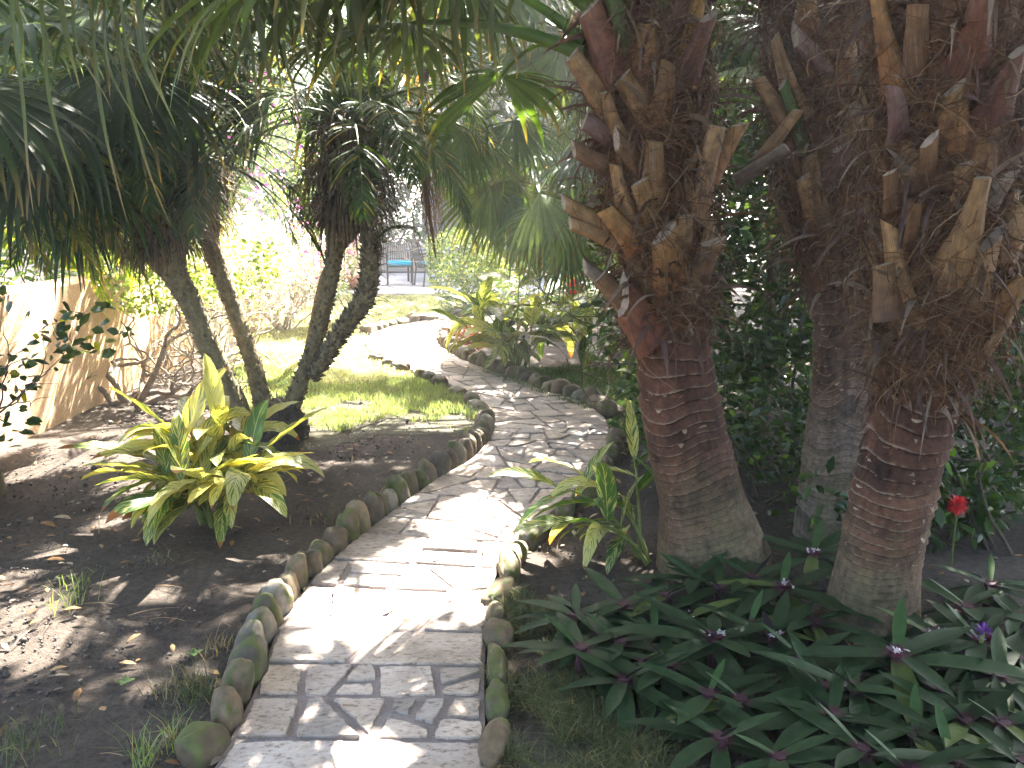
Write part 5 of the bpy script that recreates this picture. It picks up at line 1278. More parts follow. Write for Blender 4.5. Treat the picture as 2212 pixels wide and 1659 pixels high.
# thin dark shrub at the left margin
b6 = G(-40, 1080)
shrub('hibiscus', 'thin twiggy dark-leaved shrub with a leaning trunk at the left margin', 'shrub', b6, [((0.1, 0.4, 0.85), (0.3, 0.35, 0.3)), ((0.0, 0.2, 0.55), (0.25, 0.3, 0.35)), ((0.3, 0.8, 0.85), (0.28, 0.3, 0.2)), ((-0.15, 0.1, 1.2), (0.25, 0.3, 0.45))], 300, 0.075, (0.02, 0.05, 0.015), (0.06, 0.11, 0.03), (4, 0.018, (0.09, 0.065, 0.05)), None, None, (0.03, (0.35, 0.38, 0.03)), 4, 0.7, twig_h=0.95, crook=0.24)

# garden wall
mb = MB(); box(mb, (-3.75, 3.0, -0.1), (-3.5, 24.0, 1.06), bev=0.03)
tag(mb.build('garden_wall', M['stucco'], origin=[-3.62, 8, 0], smooth=False), 'tan stucco garden wall with streaks of sunlight along the left bed', 'wall')
shrub('hedge', 'sunlit yellow-green hedge showing above the tan stucco wall', 'hedge', [-4.5, 8.0, 0], [((0.1, -1.6, 1.0), (0.5, 1.0, 0.6)), ((0.2, 0, 1.1), (0.6, 1.2, 0.7)), ((0.1, 1.8, 1.1), (0.6, 1.2, 0.7)), ((0.2, 3.8, 1.2), (0.6, 1.3, 0.8)), ((-0.3, 1.0, 1.9), (0.7, 1.6, 0.7)), ((0.0, -2.2, 1.6), (0.5, 0.8, 0.6))], 8000, 0.09, (0.05, 0.11, 0.02), (0.17, 0.24, 0.05), (7, 0.02, (0.2, 0.16, 0.12)), None, None, (0.05, (0.42, 0.30, 0.04)))

# ------------------------------------------------------------------ variegated gingers, ti plant, boat lilies
gb = G(462, 1135)
gp = thing('shell_ginger', 'large yellow striped ginger in the left bed in front of the date palm', 'plant', gb)
ginger_plant(gp, gb, [(1.6, 0.12, 0.54, 10), (0.3, 0.6, 0.36, 9), (3.0, 0.62, 0.38, 9), (-0.6, 0.65, 0.34, 9), (3.9, 0.65, 0.33, 9), (-1.5, 0.55, 0.33, 9), (2.3, 0.4, 0.50, 9), (0.9, 0.4, 0.48, 9), (-2.3, 0.65, 0.28, 8), (-0.1, 0.85, 0.27, 8), (3.3, 0.85, 0.27, 8), (4.4, 0.8, 0.22, 8), (2.7, 0.3, 0.46, 9)], 0.38, 0.098, 0.025, 1, (0.25, 0.85))
gb = G(1405, 1205)
gp = thing('shell_ginger', 'green and cream striped ginger leaning over the path in front of the trunk', 'plant', gb)
ginger_plant(gp, gb, [(2.0, 0.15, 0.48, 5), (3.1, 1.1, 0.36, 6), (3.5, 1.3, 0.26, 6), (2.7, 0.8, 0.36, 5), (3.9, 1.1, 0.24, 5), (0.2, 0.2, 0.32, 3)], 0.33, 0.08, -0.03, 60, (0, 0.35))
for (px, py, txt, cn, sz) in ((1120, 792, 'broad striped ginger clump arching over the round edging stones of the far bend', [(1.4, 0.2, 0.95, 7), (3.0, 0.9, 0.62, 7), (3.5, 1.1, 0.45, 6), (-1.2, 0.7, 0.5, 6), (0.2, 0.7, 0.7, 6), (2.2, 0.5, 0.8, 6), (-2.0, 0.9, 0.42, 6), (-0.4, 0.9, 0.5, 6), (4.2, 1.0, 0.38, 5), (2.9, 1.1, 0.5, 6), (1.0, 0.5, 0.75, 6), (-0.9, 1.1, 0.4, 6), (0.5, 1.1, 0.5, 6), (-1.6, 0.9, 0.36, 6), (3.2, 0.6, 0.7, 6), (-0.1, 0.5, 0.85, 6)], 0.48),
                              (1272, 785, 'smaller dark green striped ginger beside the grey trunk behind the near palm', [(1.4, 0.3, 0.6, 6), (0.0, 0.8, 0.5, 6), (-1.0, 0.9, 0.4, 6), (3.4, 0.6, 0.5, 6), (-2.0, 0.9, 0.36, 6), (-0.5, 1.1, 0.36, 5)], 0.42),
                              (1402, 850, 'small ginger with narrow hanging leaves half hidden by the near palm trunk', [(2.6, 0.6, 0.34, 4), (3.3, 0.9, 0.3, 4), (4.0, 0.7, 0.26, 3)], 0.26)):
    gb = G(px, py); gp = thing('shell_ginger', txt, 'plant', gb)
    ginger_plant(gp, gb, cn, sz, sz * 0.27, -0.01 if px < 1200 else -0.04, px, (0, 0.12))
tb = G(1238, 742)
ti = thing('ti_plant', 'dark maroon ti plant with two upright crimson leaves behind the striped ginger', 'plant', tb)
mb = MB(); tube(mb, [tb, tb + [0.02, 0, 0.3], tb + [0.0, 0, 0.55]], [0.014, 0.012, 0.01], 7, (0.2, 0.15, 0.1), 8); mb.build('cane', M['bark'], ti)
for k in range(16):
    az = k * 2.399; f = k / 15; mb = MB()
    d = np.array([math.cos(az), math.sin(az), 0.1 + 1.9 * f])
    Pn, Dn, S = grow((tb + [0, 0, 0.38 + 0.18 * f])[None], d[None], 0.40, 9, 0.14 * (1.1 - f))
    c = (0.30, 0.02, 0.06) if k > 12 else ((0.05, 0.02, 0.03), (0.035, 0.03, 0.03))[k % 2]
    strips(mb, Pn, Dn, S, 0.075 * np.sin(np.pi * np.linspace(0.06, 0.98, 9) ** 0.8)[None], c, 0.15); mb.build('leaf', M['leaf'], ti)

LIL = [(1544, 1380, 0.30, 'dark green purple-hearted boat lily in front of the near palm trunk', 1), (1690, 1270, 0.30, 'boat lily with one tall upright leaf between the two front palm trunks', 1),
       (1936, 1434, 0.36, 'largest dark boat lily with white flowers in its purple heart, front of the leaning palm', 1), (1758, 1191, 0.27, 'boat lily with pale green young leaf against the back palm trunk base', 1),
       (2090, 1305, 0.27, 'shadowed boat lily right of the leaning palm base under the red flower', 0), (1673, 1362, 0.24, 'boat lily with a white speck in its heart, between the two biggest rosettes', 1),
       (1558, 1570, 0.22, 'small loose boat lily on bare soil at the lower edge of the lily bed', 0), (1683, 1612, 0.22, 'small boat lily at the bottom edge between bare soil and big rosettes', 0),
       (1865, 1600, 0.24, 'boat lily at the bottom edge right below the largest rosette', 0), (2058, 1622, 0.24, 'boat lily in the bottom right corner below the sunlit leaves', 0),
       (2011, 1355, 0.24, 'boat lily with maroon bracts close to the right side of the leaning palm', 1), (1533, 1478, 0.22, 'low boat lily under the left purple-hearted rosette', 0),
       (1476, 1319, 0.22, 'boat lily with a short yellow-green leaf at the foot of the striped ginger', 1), (2170, 1540, 0.22, 'boat lily with sunlit white-glinting leaves at the right margin', 0),
       (2118, 1372, 0.25, 'boat lily beside the small violet flower head at the right', 1), (1730, 1405, 0.24, 'boat lily squeezed behind the largest rosette on its left', 0)]
fillp = [(1290, 1345), (1255, 1385), (1345, 1295), (1415, 1345), (1245, 1310), (1600, 1490), (1800, 1530), (2160, 1445), (2215, 1400), (1625, 1240), (1555, 1255), (1500, 1235), (2085, 1540), (1780, 1470), (1340, 1370), (1390, 1410), (1620, 1330), (1980, 1560), (2200, 1320), (1850, 1480), (1440, 1270), (2215, 1620), (1760, 1320), (1350, 1445), (1965, 1650), (1450, 1420), (2040, 1470), (2140, 1250)]
def boat_lily(px, py, Lf, label, flower, group=None):
    c = G(px, py, 0.13); base = np.array([c[0], c[1], 0])
    root = thing('boat_lily', label, 'plant', base, group)
    n = rng.integers(10, 14)
    hz = 0.13 * Lf / 0.28
    for k in range(n):
        az = k * 2.399 + rng.normal(0, 0.2); f = k / (n - 1)
        el = -0.15 + 0.5 * f + (0.35 if k == n - 1 else 0) + rng.normal(0, 0.12)
        L = Lf * 1.25 * rng.uniform(0.8, 1.12) * (1 - 0.5 * f ** 5); nn = 9
        d = np.array([math.cos(az), math.sin(az), math.tan(min(el, 1.35))])
        Pn, Dn, S = grow((base + [math.cos(az) * 0.012, math.sin(az) * 0.012, hz * (0.75 + 0.3 * f)])[None], d[None], L, nn, 0.085 * (1.25 - f) * rng.uniform(0.5, 1.4))
        t = np.linspace(0, 1, nn); W = L * 0.215 * np.minimum(1, 0.62 + t * 1.1) * np.clip((1 - t) * 2.6, 0.02, 1) ** 0.75
        g = np.array([0.018, 0.036, 0.013]) * rng.uniform(0.75, 1.3)
        if f > 0.93: g = np.array([0.03, 0.06, 0.018])
        elif rng.uniform() < 0.04: g = np.array([0.06, 0.08, 0.02])
        C = np.repeat(g[None], nn, 0); C[0] = (0.07, 0.02, 0.035)
        mb = MB(); strips(mb, Pn, Dn, S, W[None], C[None], -0.13); mb.build('leaf', M['lily'], root)
    mb = MB(); tube(mb, [base + [0, 0, -0.01], base + [0, 0, hz * 1.0]], [0.020, 0.022], 8, (0.05, 0.018, 0.026), 5); mb.build('stem', M['stub'], root)
    if flower:
        mb = MB()
        for _ in range(6):
            a = rng.uniform(0, 6.28); p = base + [math.cos(a) * 0.015, math.sin(a) * 0.015 - 0.01, hz * 1.05]
            mb.add(*_bract(p, a, 0.016), (0.09, 0.02, 0.045))
        mb.build('bract', M['petal'], root)
        mb = MB()
        for _ in range(5):
            p = base + [rng.normal(0, 0.022), -0.03 + rng.normal(0, 0.012), hz * 1.08 + 0.012]
            Pn, Dn, S = grow(np.repeat(p[None], 3, 0), nrm(rng.normal(0, 1, (3, 3)) + [0, -0.4, 0.5]), 0.013, 3, 0.1)
            strips(mb, Pn, Dn, S, np.array([0.004, 0.011, 0.002])[None] * np.ones((3, 1)), (0.55, 0.53, 0.54))
        mb.build('flower', M['petal'], root)
    return root
def _bract(p, a, r):
    u = np.array([math.cos(a), math.sin(a), 0.5]); s_ = np.array([-math.sin(a), math.cos(a), 0])
    V = np.array([p - s_ * r, p + u * r * 1.3 - s_ * r * 0.4, p + u * r * 1.6, p + u * r * 1.3 + s_ * r * 0.4, p + s_ * r, p + u * r * 0.4 + np.array([0, 0, -0.012])])
    return V, [[0, 1, 2, 5], [5, 2, 3, 4]]
for a in LIL: boat_lily(*a)
for px, py in fillp: boat_lily(px, py, rng.uniform(0.2, 0.27), 'plain dark green boat lily rosette partly covered by its neighbours in the bed', 0, 'boat lilies filling the bed under the palms')

# ------------------------------------------------------------------ shrubs behind the palms on the right
DG0, DG1 = (0.016, 0.042, 0.014), (0.055, 0.105, 0.025)
shrub('shrub', 'dense glossy dark shrub filling the gap between the near palm and the grey palm', 'shrub', G(1640, 1080), [((0, 0.5, 0.4), (0.75, 0.6, 0.5)), ((0.1, 0.7, 1.15), (0.7, 0.6, 0.6)), ((-0.45, 0.9, 1.0), (0.45, 0.5, 0.7)), ((0.3, 0.9, 0.3), (0.7, 0.5, 0.4)), ((0.0, 1.2, 1.7), (0.7, 0.5, 0.6))], 7500, 0.08, DG0, DG1, (4, 0.009, (0.06, 0.045, 0.03)), None, None, (0.05, (0.14, 0.26, 0.03)), 3, 0.42)
shrub('shrub', 'dark leafy shrub with red flower heads at the far right behind the leaning palm', 'shrub', G(2150, 1180), [((-0.1, 0.5, 0.35), (0.7, 0.6, 0.45)), ((0.5, 0.4, 0.7), (0.6, 0.6, 0.7)), ((0.0, 1.1, 0.9), (0.9, 0.6, 0.7)), ((-0.4, 0.3, 0.2), (0.6, 0.5, 0.35)), ((0.3, 0.9, 1.6), (0.8, 0.5, 0.6))], 8500, 0.085, DG0, DG1, (4, 0.010, (0.06, 0.045, 0.03)), None, None, (0.04, (0.13, 0.25, 0.03)), 3, 0.4)
shrub('shrub', 'deep green shrub in the shade behind the two right-hand palms', 'shrub', [2.4, 7.2, 0], [((0, 0, 0.6), (1.3, 0.8, 0.7)), ((0.9, 0.3, 1.5), (1.2, 0.8, 0.9)), ((-0.9, 0.2, 1.4), (0.9, 0.7, 0.9)), ((0.2, 0.2, 2.4), (1.4, 0.8, 0.9)), ((1.4, 0, 0.5), (1.1, 0.7, 0.6))], 12000, 0.11, DG0, DG1, (6, 0.016, (0.06, 0.045, 0.03)), None, None, (0.05, (0.15, 0.27, 0.03)), 3, 0.42)
# red ixora flower head
ix = P(2068, 1092, 3.75)
fl = thing('ixora', 'single bright red flower head on a thin stem against dark leaves', 'flower', [ix[0], ix[1], 0])
mb = MB(); tube(mb, [[ix[0] + 0.05, ix[1] + 0.1, 0], [ix[0] + 0.02, ix[1] + 0.04, 0.25], ix], [0.006, 0.005, 0.004], 5, (0.08, 0.10, 0.03), 8); mb.build('stem', M['bark'], fl)
mb = MB(); m = 170; u = nrm(rng.normal(0, 1, (m, 3)) + [0, -0.2, 0.5]); Pn, Dn, S = grow(ix + u * 0.012, u, rng.uniform(0.02, 0.042, m), 4, 0.15)
strips(mb, Pn, Dn, S, np.array([0.003, 0.004, 0.010, 0.002])[None] * np.ones((m, 1)), np.array([(0.55, 0.02, 0.03), (0.65, 0.06, 0.07)])[rng.integers(0, 2, m)]); mb.build('petals', M['petal'], fl)
# violet flower head on the ground plants
vf = G(2123, 1362, 0.16)
fl = thing('flower', 'small violet flower head on a pale green stalk at the right', 'flower', [vf[0], vf[1], 0])
mb = MB(); tube(mb, [[vf[0], vf[1] + 0.01, 0], vf], [0.006, 0.009], 6, (0.2, 0.26, 0.08), 6); mb.build('stem', M['stub'], fl)
mb = MB(); m = 60; u = nrm(rng.normal(0, 1, (m, 3)) * [1, 1, 0.3] + [0, 0, 0.3]); Pn, Dn, S = grow(vf + u * 0.004, u, 0.028, 3, 0.1); strips(mb, Pn, Dn, S, np.array([0.004, 0.006, 0.002])[None] * np.ones((m, 1)), (0.16, 0.05, 0.30)); mb.build('petals', M['petal'], fl)
# feather/fan palms filling behind the right trio
for (x, y, z, txt, c) in ((1.75, 6.1, 2.2, 'slender green palm seen through the gap between the near palm and the grey palm', (0.05, 0.11, 0.03)), (3.3, 5.6, 1.6, 'low dark palm with hanging fronds at the right margin behind the leaning palm', (0.02, 0.045, 0.014))):
    rt = thing('understorey_palm', txt, 'palm tree', [x, y, 0]); mb = MB()
    tube(mb, [[x, y, -0.05], [x + 0.03, y, z * 0.5], [x, y, z]], [0.06, 0.045, 0.045], 10, (0.12, 0.09, 0.06), 14); mb.build('trunk', M['bark'], rt)
    for k in range(11):
        az = k * 2.399 + (0 if x < 2 else 0.7); l = rng.uniform(0.45, 0.75)
        hub = np.array([x + math.cos(az) * l, y + math.sin(az) * l * 0.8, z + rng.uniform(-0.1, 0.7)])
        palm_frond(rt, [x, y, z], hub, rng.uniform(0.6, 0.8), 0.03, 0.1, droop=0.16, tipg=0.45, nseg=32, c0=c)

for (px, Y, z, txt, n, c) in ((748, 9.6, 3.3, 'dark palm crown hanging behind the thickest-headed date palm stem', 20, (0.035, 0.07, 0.02)), (1470, 7.2, 3.1, 'dark palm crown hidden behind the near palm stubs', 16, (0.03, 0.06, 0.016)), (1690, 8.4, 3.0, 'green palm crown showing between the near palm and the leaning palm', 16, (0.045, 0.09, 0.025))):
    b0 = P(px, 700, Y); b0[2] = 0; f0 = b0 - [0, 0, 0.05]
    if px == 748: f0 = P(662, 788, Y); f0[2] = -0.05
    rt = thing('understorey_palm', txt, 'palm tree', [f0[0], f0[1], 0]); mb = MB()
    tube(mb, [f0, f0 * 0.55 + (b0 + [0, 0, z * 0.5]) * 0.45 + [0, 0, 0.1], f0 * 0.12 + (b0 + [0, 0, z * 0.5]) * 0.88, b0 + [0, 0, z]] if px == 748 else [f0, b0 + [0, 0, z * 0.5], b0 + [0, 0, z]], [0.055, 0.045, 0.045], 10, (0.10, 0.075, 0.05), 14); mb.build('trunk', M['bark'], rt)
    for k in range(n):
        az = k * 2.399; l = rng.uniform(0.5, 1.1)
        palm_frond(rt, b0 + [0, 0, z], b0 + [math.cos(az) * l, math.sin(az) * l * 0.7, z + rng.uniform(-0.5, 0.9)], rng.uniform(0.7, 0.95), 0.035, 0.12, droop=0.16, tipg=0.42, nseg=36, c0=c)

# ------------------------------------------------------------------ far garden: clipped bush, patio furniture, pot, walls, trees
bb = G(968, 684)
bush_y = bb[1] + 0.9
shrub('bush', 'rounded bright variegated bush beside the patio chairs', 'bush', [P(1000, 660, bush_y)[0], bush_y, 0], [((0, 0, 0.72), (0.62, 0.6, 0.62)), ((0.35, -0.1, 0.45), (0.55, 0.5, 0.45)), ((-0.22, 0.1, 0.95), (0.42, 0.45, 0.40))], 6500, 0.055, (0.07, 0.14, 0.04), (0.30, 0.38, 0.16), (6, 0.015, (0.2, 0.16, 0.12)), None, None, (0.10, (0.45, 0.50, 0.28)), 3, 0.6, shell=0.75)
shrub('bush', 'loose green bush under the hanging fan fronds right of the variegated bush', 'bush', [0.5, 12.4, 0], [((0, 0, 0.5), (0.8, 0.5, 0.5)), ((0.7, 0.2, 0.6), (0.8, 0.5, 0.6)), ((1.5, 0.1, 0.6), (0.8, 0.5, 0.7)), ((0.3, 0.3, 1.0), (0.7, 0.5, 0.5))], 6500, 0.06, (0.04, 0.09, 0.02), (0.14, 0.22, 0.06), (6, 0.015, (0.2, 0.16, 0.12)))
shrub('bush', 'tall dense green bush behind the variegated bush, hiding the house front', 'bush', [0.9, 21.5, 0], [((-1.2, 0, 1.0), (1.0, 0.7, 1.1)), ((0.3, 0.2, 1.3), (1.3, 0.8, 1.4)), ((2.0, 0, 1.2), (1.3, 0.8, 1.3)), ((-1.6, 0.3, 2.0), (0.7, 0.6, 0.7)), ((0.6, 0.3, 2.7), (1.5, 0.8, 0.9))], 9000, 0.15, (0.03, 0.07, 0.02), (0.11, 0.18, 0.05), (8, 0.03, (0.15, 0.12, 0.09)))
shrub('hedge', 'tall loose green hedge behind the low cream wall left of the house corner', 'hedge', [-4.6, 26.0, 0], [((-1.6, 0, 1.2), (1.3, 0.7, 1.3)), ((0.0, 0.1, 1.3), (1.3, 0.7, 1.4)), ((1.3, 0, 1.2), (0.9, 0.7, 1.3)), ((-0.6, 0.2, 2.6), (1.6, 0.7, 1.0)), ((0.9, 0.2, 2.5), (0.9, 0.7, 0.9))], 8000, 0.16, (0.03, 0.07, 0.02), (0.12, 0.19, 0.05), (8, 0.03, (0.15, 0.12, 0.09)), None, None, (0.04, (0.35, 0.28, 0.04)))
shrub('bush', 'low blue-green bush at the corner of the far lawn', 'bush', G(985, 683), [((0.05, 0.25, 0.18), (0.35, 0.25, 0.2)), ((0.4, 0.3, 0.22), (0.35, 0.3, 0.25))], 900, 0.06, (0.06, 0.11, 0.07), (0.20, 0.28, 0.20), (4, 0.01, (0.2, 0.16, 0.12)))
mb = MB(); pl = gpoly([(960, 740), (968, 724), (1010, 712), (1040, 722), (1030, 790), (990, 765)]); xy = scatter_poly(pl, 900)
leafmass(mb, np.c_[xy, rng.uniform(0.02, 0.12, len(xy))], 0.06, (0.07, 0.02, 0.025), (0.16, 0.07, 0.06), 0.2, 0.45, 0.6)
stuff(mb.build('ground_cover', M['leaf']))

def chair(name, label, x, y, rz, group):
    root = thing(name, label, 'chair', [0, 0, 0], group)
    mc = (0.045, 0.035, 0.03)
    def part(nm, f, mt='metal'):
        mb = MB(); f(mb); return mb.build(nm, M[mt], root)
    for sx in (-1, 1):
        part('leg', lambda mb: (tube(mb, [[sx * 0.27, -0.26, 0.0], [sx * 0.27, -0.27, 0.42], [sx * 0.28, -0.25, 0.66]], 0.017, 8, mc, 10), tube(mb, [[sx * 0.27, -0.26, 0], [sx * 0.27, -0.26, 0.03]], 0.024, 8, mc)))
        part('leg', lambda mb: (tube(mb, [[sx * 0.26, 0.30, 0.0], [sx * 0.26, 0.25, 0.4]], 0.017, 8, mc, 8), tube(mb, [[sx * 0.26, 0.30, 0], [sx * 0.26, 0.30, 0.03]], 0.024, 8, mc)))
        part('armrest', lambda mb: tube(mb, [[sx * 0.28, -0.25, 0.655], [sx * 0.29, -0.12, 0.685], [sx * 0.28, 0.1, 0.66], [sx * 0.26, 0.30, 0.64]], [0.02, 0.024, 0.02, 0.016], 8, mc, 14))
    part('seat_frame', lambda mb: box(mb, (-0.28, -0.28, 0.38), (0.28, 0.27, 0.415), mc, bev=0.01))
    def back(mb):
        tube(mb, [[-0.26, 0.26, 0.40], [-0.25, 0.33, 0.75], [-0.18, 0.37, 0.94], [0, 0.38, 0.99], [0.18, 0.37, 0.94], [0.25, 0.33, 0.75], [0.26, 0.26, 0.40]], 0.017, 8, mc, 40)
        for k in range(9):
            u = -0.2 + k * 0.05; tube(mb, [[u, 0.275, 0.42], [u * 0.9, 0.345, 0.75], [u * 0.85, 0.375, 0.95]], 0.008, 5, mc, 8)
        for z in (0.55, 0.7, 0.85): tube(mb, [[-0.24, 0.30 + (z - 0.55) * 0.2, z], [0.24, 0.30 + (z - 0.55) * 0.2, z]], 0.008, 5, mc)
    part('backrest', back)
    part('cushion', lambda mb: box(mb, (-0.255, -0.27, 0.417), (0.255, 0.24, 0.505), (0.01, 0.36, 0.55), bev=0.035), 'fabric')
    root.location = (x, y, 0.03); root.rotation_euler = (0, 0, rz)
    return root
c1 = P(864, 612, 19.6)
chair('patio_chair', 'dark metal patio chair with turquoise cushion facing the pale table', c1[0], 19.6, R(8), 'patio chairs with turquoise cushions')
c2 = P(922, 612, 19.2)
chair('patio_chair', 'dark patio chair seen from behind, cushion half hidden by the variegated bush', c2[0] + 0.1, 19.3, R(118), 'patio chairs with turquoise cushions')
tp = P(912, 560, 20.8)
tb_ = thing('patio_table', 'dark patio table with a shiny blue-grey top behind the turquoise chairs', 'table', [tp[0], 20.8, 0.03])
mb = MB(); box(mb, (tp[0] - 0.35, 20.3, 0.73), (tp[0] + 0.75, 21.3, 0.765), (0.10, 0.11, 0.14), bev=0.012); mb.build('tabletop', M['metal'], tb_, smooth=False)
for sx in (-0.28, 0.68):
    for sy in (20.38, 21.22):
        mb = MB(); tube(mb, [[tp[0] + sx, sy, 0.03], [tp[0] + sx, sy, 0.74]], 0.025, 8, (0.045, 0.035, 0.03), 4); mb.build('leg', M['metal'], tb_)
pp = P(761, 624, 18.3)
pot = thing('flower_pot', 'round terracotta pot on the lawn seen between two palm stems', 'pot', [pp[0], 18.3, 0])
pr = [(0.0, 0.0), (0.10, 0.0), (0.125, 0.06), (0.155, 0.18), (0.165, 0.24), (0.175, 0.245), (0.175, 0.285), (0.155, 0.285), (0.15, 0.25), (0.0, 0.25)]
th = np.linspace(0, 2 * np.pi, 28, endpoint=False)
V = np.array([[[pp[0] + r * math.cos(a), 18.3 + r * math.sin(a), z + 0.002] for a in th] for r, z in pr])
mb = MB(); mb.add(V, grid_faces(1, len(pr), 28, True), (0.42, 0.19, 0.10)); mb.build('pot_body', M['clay'], pot)
pt = thing('potted_plant', 'pale green upright plant growing in the terracotta pot', 'plant', [pp[0], 18.3, 0.25])
mb = MB(); m = 46; a = rng.uniform(0, 6.28, m); Pn, Dn, S = grow(np.repeat([[pp[0], 18.3, 0.25]], m, 0), np.c_[np.cos(a) * 0.35, np.sin(a) * 0.35, np.ones(m)], rng.uniform(0.35, 0.75, m), 7, 0.07)
strips(mb, Pn, Dn, S, 0.06 * np.sin(np.pi * np.linspace(0.1, 0.97, 7))[None] * np.ones((m, 1)), np.array([(0.22, 0.30, 0.10), (0.32, 0.34, 0.10)])[rng.integers(0, 2, m)], 0.15); mb.build('foliage', M['leaf'], pt)

lw = thing('low_wall', 'low cream garden wall behind the patio table', 'wall', [-1.6, 24.6, 0])
mb = MB(); box(mb, (-6.5, 24.5, -0.05), (-0.6, 24.75, 0.66), bev=0.008); mb.build('wall_face', M['cream'], lw, smooth=False)
mb = MB(); box(mb, (-6.53, 24.46, 0.66), (-0.57, 24.79, 0.72), bev=0.01); mb.build('coping', M['cream'], lw, smooth=False)
hp = P(911, 480, 26.5)
hs = thing('house', 'pale lavender-grey house corner glimpsed beyond the patio', 'house', [hp[0], 28, 0])
mb = MB(); box(mb, (hp[0] - 0.1, 27.5, -0.05), (hp[0] + 3.6, 31.0, 3.1), (0.55, 0.52, 0.56), bev=0.01)
mb.build('wall', M['plain'], hs, smooth=False)
mb = MB(); box(mb, (hp[0] - 0.5, 27.0, 3.1), (hp[0] + 4.0, 31.4, 3.3), (0.25, 0.16, 0.11), bev=0.02); mb.build('roof', M['plain'], hs, smooth=False)
mb = MB(); box(mb, (hp[0] + 0.25, 27.44, 0.05), (hp[0] + 1.25, 27.55, 2.15), (0.09, 0.08, 0.10), bev=0.01); mb.build('door', M['metal'], hs, smooth=False)
mb = MB(); box(mb, (hp[0] + 2.0, 27.44, 0.9), (hp[0] + 3.3, 27.55, 2.1), (0.07, 0.08, 0.10), bev=0.01); mb.build('window', M['metal'], hs, smooth=False)
# white garden chair glimpsed through the fronds
wp = P(1243, 606, 15.0)
wc = thing('lounge_chair', 'white slatted garden chair glimpsed through the hanging fronds left of the near palm', 'chair', [wp[0], 15.0, 0])
W_ = (0.8, 0.8, 0.8)
for sx in (-0.3, 0.3):
    mb = MB(); tube(mb, [[wp[0] + sx - 0.06, 14.7, 0], [wp[0] + sx + 0.04, 14.9, 0.42]], 0.022, 6, W_, 4); mb.build('leg', M['plain'], wc)
    mb = MB(); tube(mb, [[wp[0] + sx + 0.10, 15.5, 0], [wp[0] + sx, 15.2, 0.40]], 0.022, 6, W_, 4); mb.build('leg', M['plain'], wc)
mb = MB()
for k in range(7): box(mb, (wp[0] - 0.33, 14.75 + k * 0.085, 0.40), (wp[0] + 0.33, 14.815 + k * 0.085, 0.42), W_)
mb.build('seat', M['plain'], wc, smooth=False)
mb = MB()
for k in range(7): box(mb, (wp[0] - 0.31 + k * 0.09, 15.33 + 0, 0.44), (wp[0] - 0.24 + k * 0.09, 15.35, 1.05), W_)
for z in (0.5, 0.9): box(mb, (wp[0] - 0.33, 15.353, z), (wp[0] + 0.33, 15.375, z + 0.06), W_)
mb.build('backrest', M['plain'], wc, smooth=False)

# croton with yellow-orange leaves high behind
cb_ = np.array([P(1005, 660, 15.6)[0], 15.6, 0]); ctop = P(930, 60, 15.6)
ct = thing('croton', 'tall thin croton with golden-orange leaves behind the hanging palm fronds', 'shrub', cb_)
mb = MB(); tube(mb, [cb_, cb_ * 0.66 + ctop * 0.34 + [0.1, 0, 0], cb_ * 0.33 + ctop * 0.67, ctop], [0.05, 0.045, 0.035, 0.015], 8, (0.16, 0.12, 0.09), 16); mb.build('trunk', M['bark'], ct)
mb = MB(); p, u = blob_points([ctop + [0, 0, 0.2], ctop + [-0.2, 0, -0.6], ctop + [0.2, 0.1, -0.4], ctop + [-0.25, 0, -1.1]], [(0.5, 0.4, 0.6), (0.3, 0.3, 0.4), (0.3, 0.3, 0.45), (0.25, 0.25, 0.4)], 520, 0.2)
leafmass(mb, p, 0.24, (0.55, 0.25, 0.02), (0.65, 0.42, 0.03), 0.35, 0.4, -0.1, None, (0.3, (0.10, 0.16, 0.03))); mb.build('foliage', M['leaf'], ct)

def tree(label, x, y, h, r, n, size, c0, c1, group=None, third=None):
    rt = thing('tree', label, 'tree', [x, y, 0], group)
    mb = MB(); branching(mb, [x, y, -0.1], 1, h * 0.9, 0.12, 0.16, (0.14, 0.11, 0.08), 3, 0.14)
    mb.build('trunk', M['bark'], rt)
    k = 9; cs = np.c_[x + rng.normal(0, r * 0.45, k), y + rng.normal(0, r * 0.4, k), h * rng.uniform(0.3, 0.95, k)]
    p, u = blob_points(cs, rng.uniform(0.45, 0.75, (k, 1)) * np.array([[r, r, r * 0.8]]), n, 0.5); p = p[p[:, 2] > 0.3]
    p = p[vnoise(p * 1.1) > 0.27]
    mb = MB(); leafmass(mb, p, size, c0, c1, 0.3, 0.45, 0.1, None, third); mb.build('crown', M['tree_leaf'], rt)
TG0, TG1 = (0.016, 0.042, 0.008), (0.06, 0.11, 0.02)
tree('bushy tree above the far end of the tan garden wall', -6.2, 13.5, 5.5, 2.2, 5200, 0.20, TG0, TG1)
tree('broad green tree behind the low cream wall, left of the patio', -5.2, 25.5, 7.5, 3.2, 6500, 0.26, TG0, TG1)
tree('leafy tree behind the patio table and cream wall', -1.2, 30.5, 9.0, 3.6, 7000, 0.28, TG0, TG1)
tree('large tree behind the house corner', 3.0, 33.5, 11.5, 4.4, 10000, 0.30, TG0, TG1)
tree('green tree beyond the white garden chair', 4.6, 19.0, 8.0, 3.2, 9000, 0.24, TG0, TG1)
tree('dense tree beyond the dark shrubs at the far right', 8.0, 14.0, 7.5, 3.0, 6500, 0.22, (0.02, 0.05, 0.012), (0.08, 0.15, 0.03))
tree('tree crown filling the background behind the tall magenta bougainvillea', -9.5, 21.0, 8.5, 3.5, 6500, 0.27, TG0, TG1)
tree('dark tree behind the grey palm', 5.2, 11.0, 6.0, 2.2, 5200, 0.18, (0.02, 0.05, 0.012), (0.08, 0.15, 0.03))
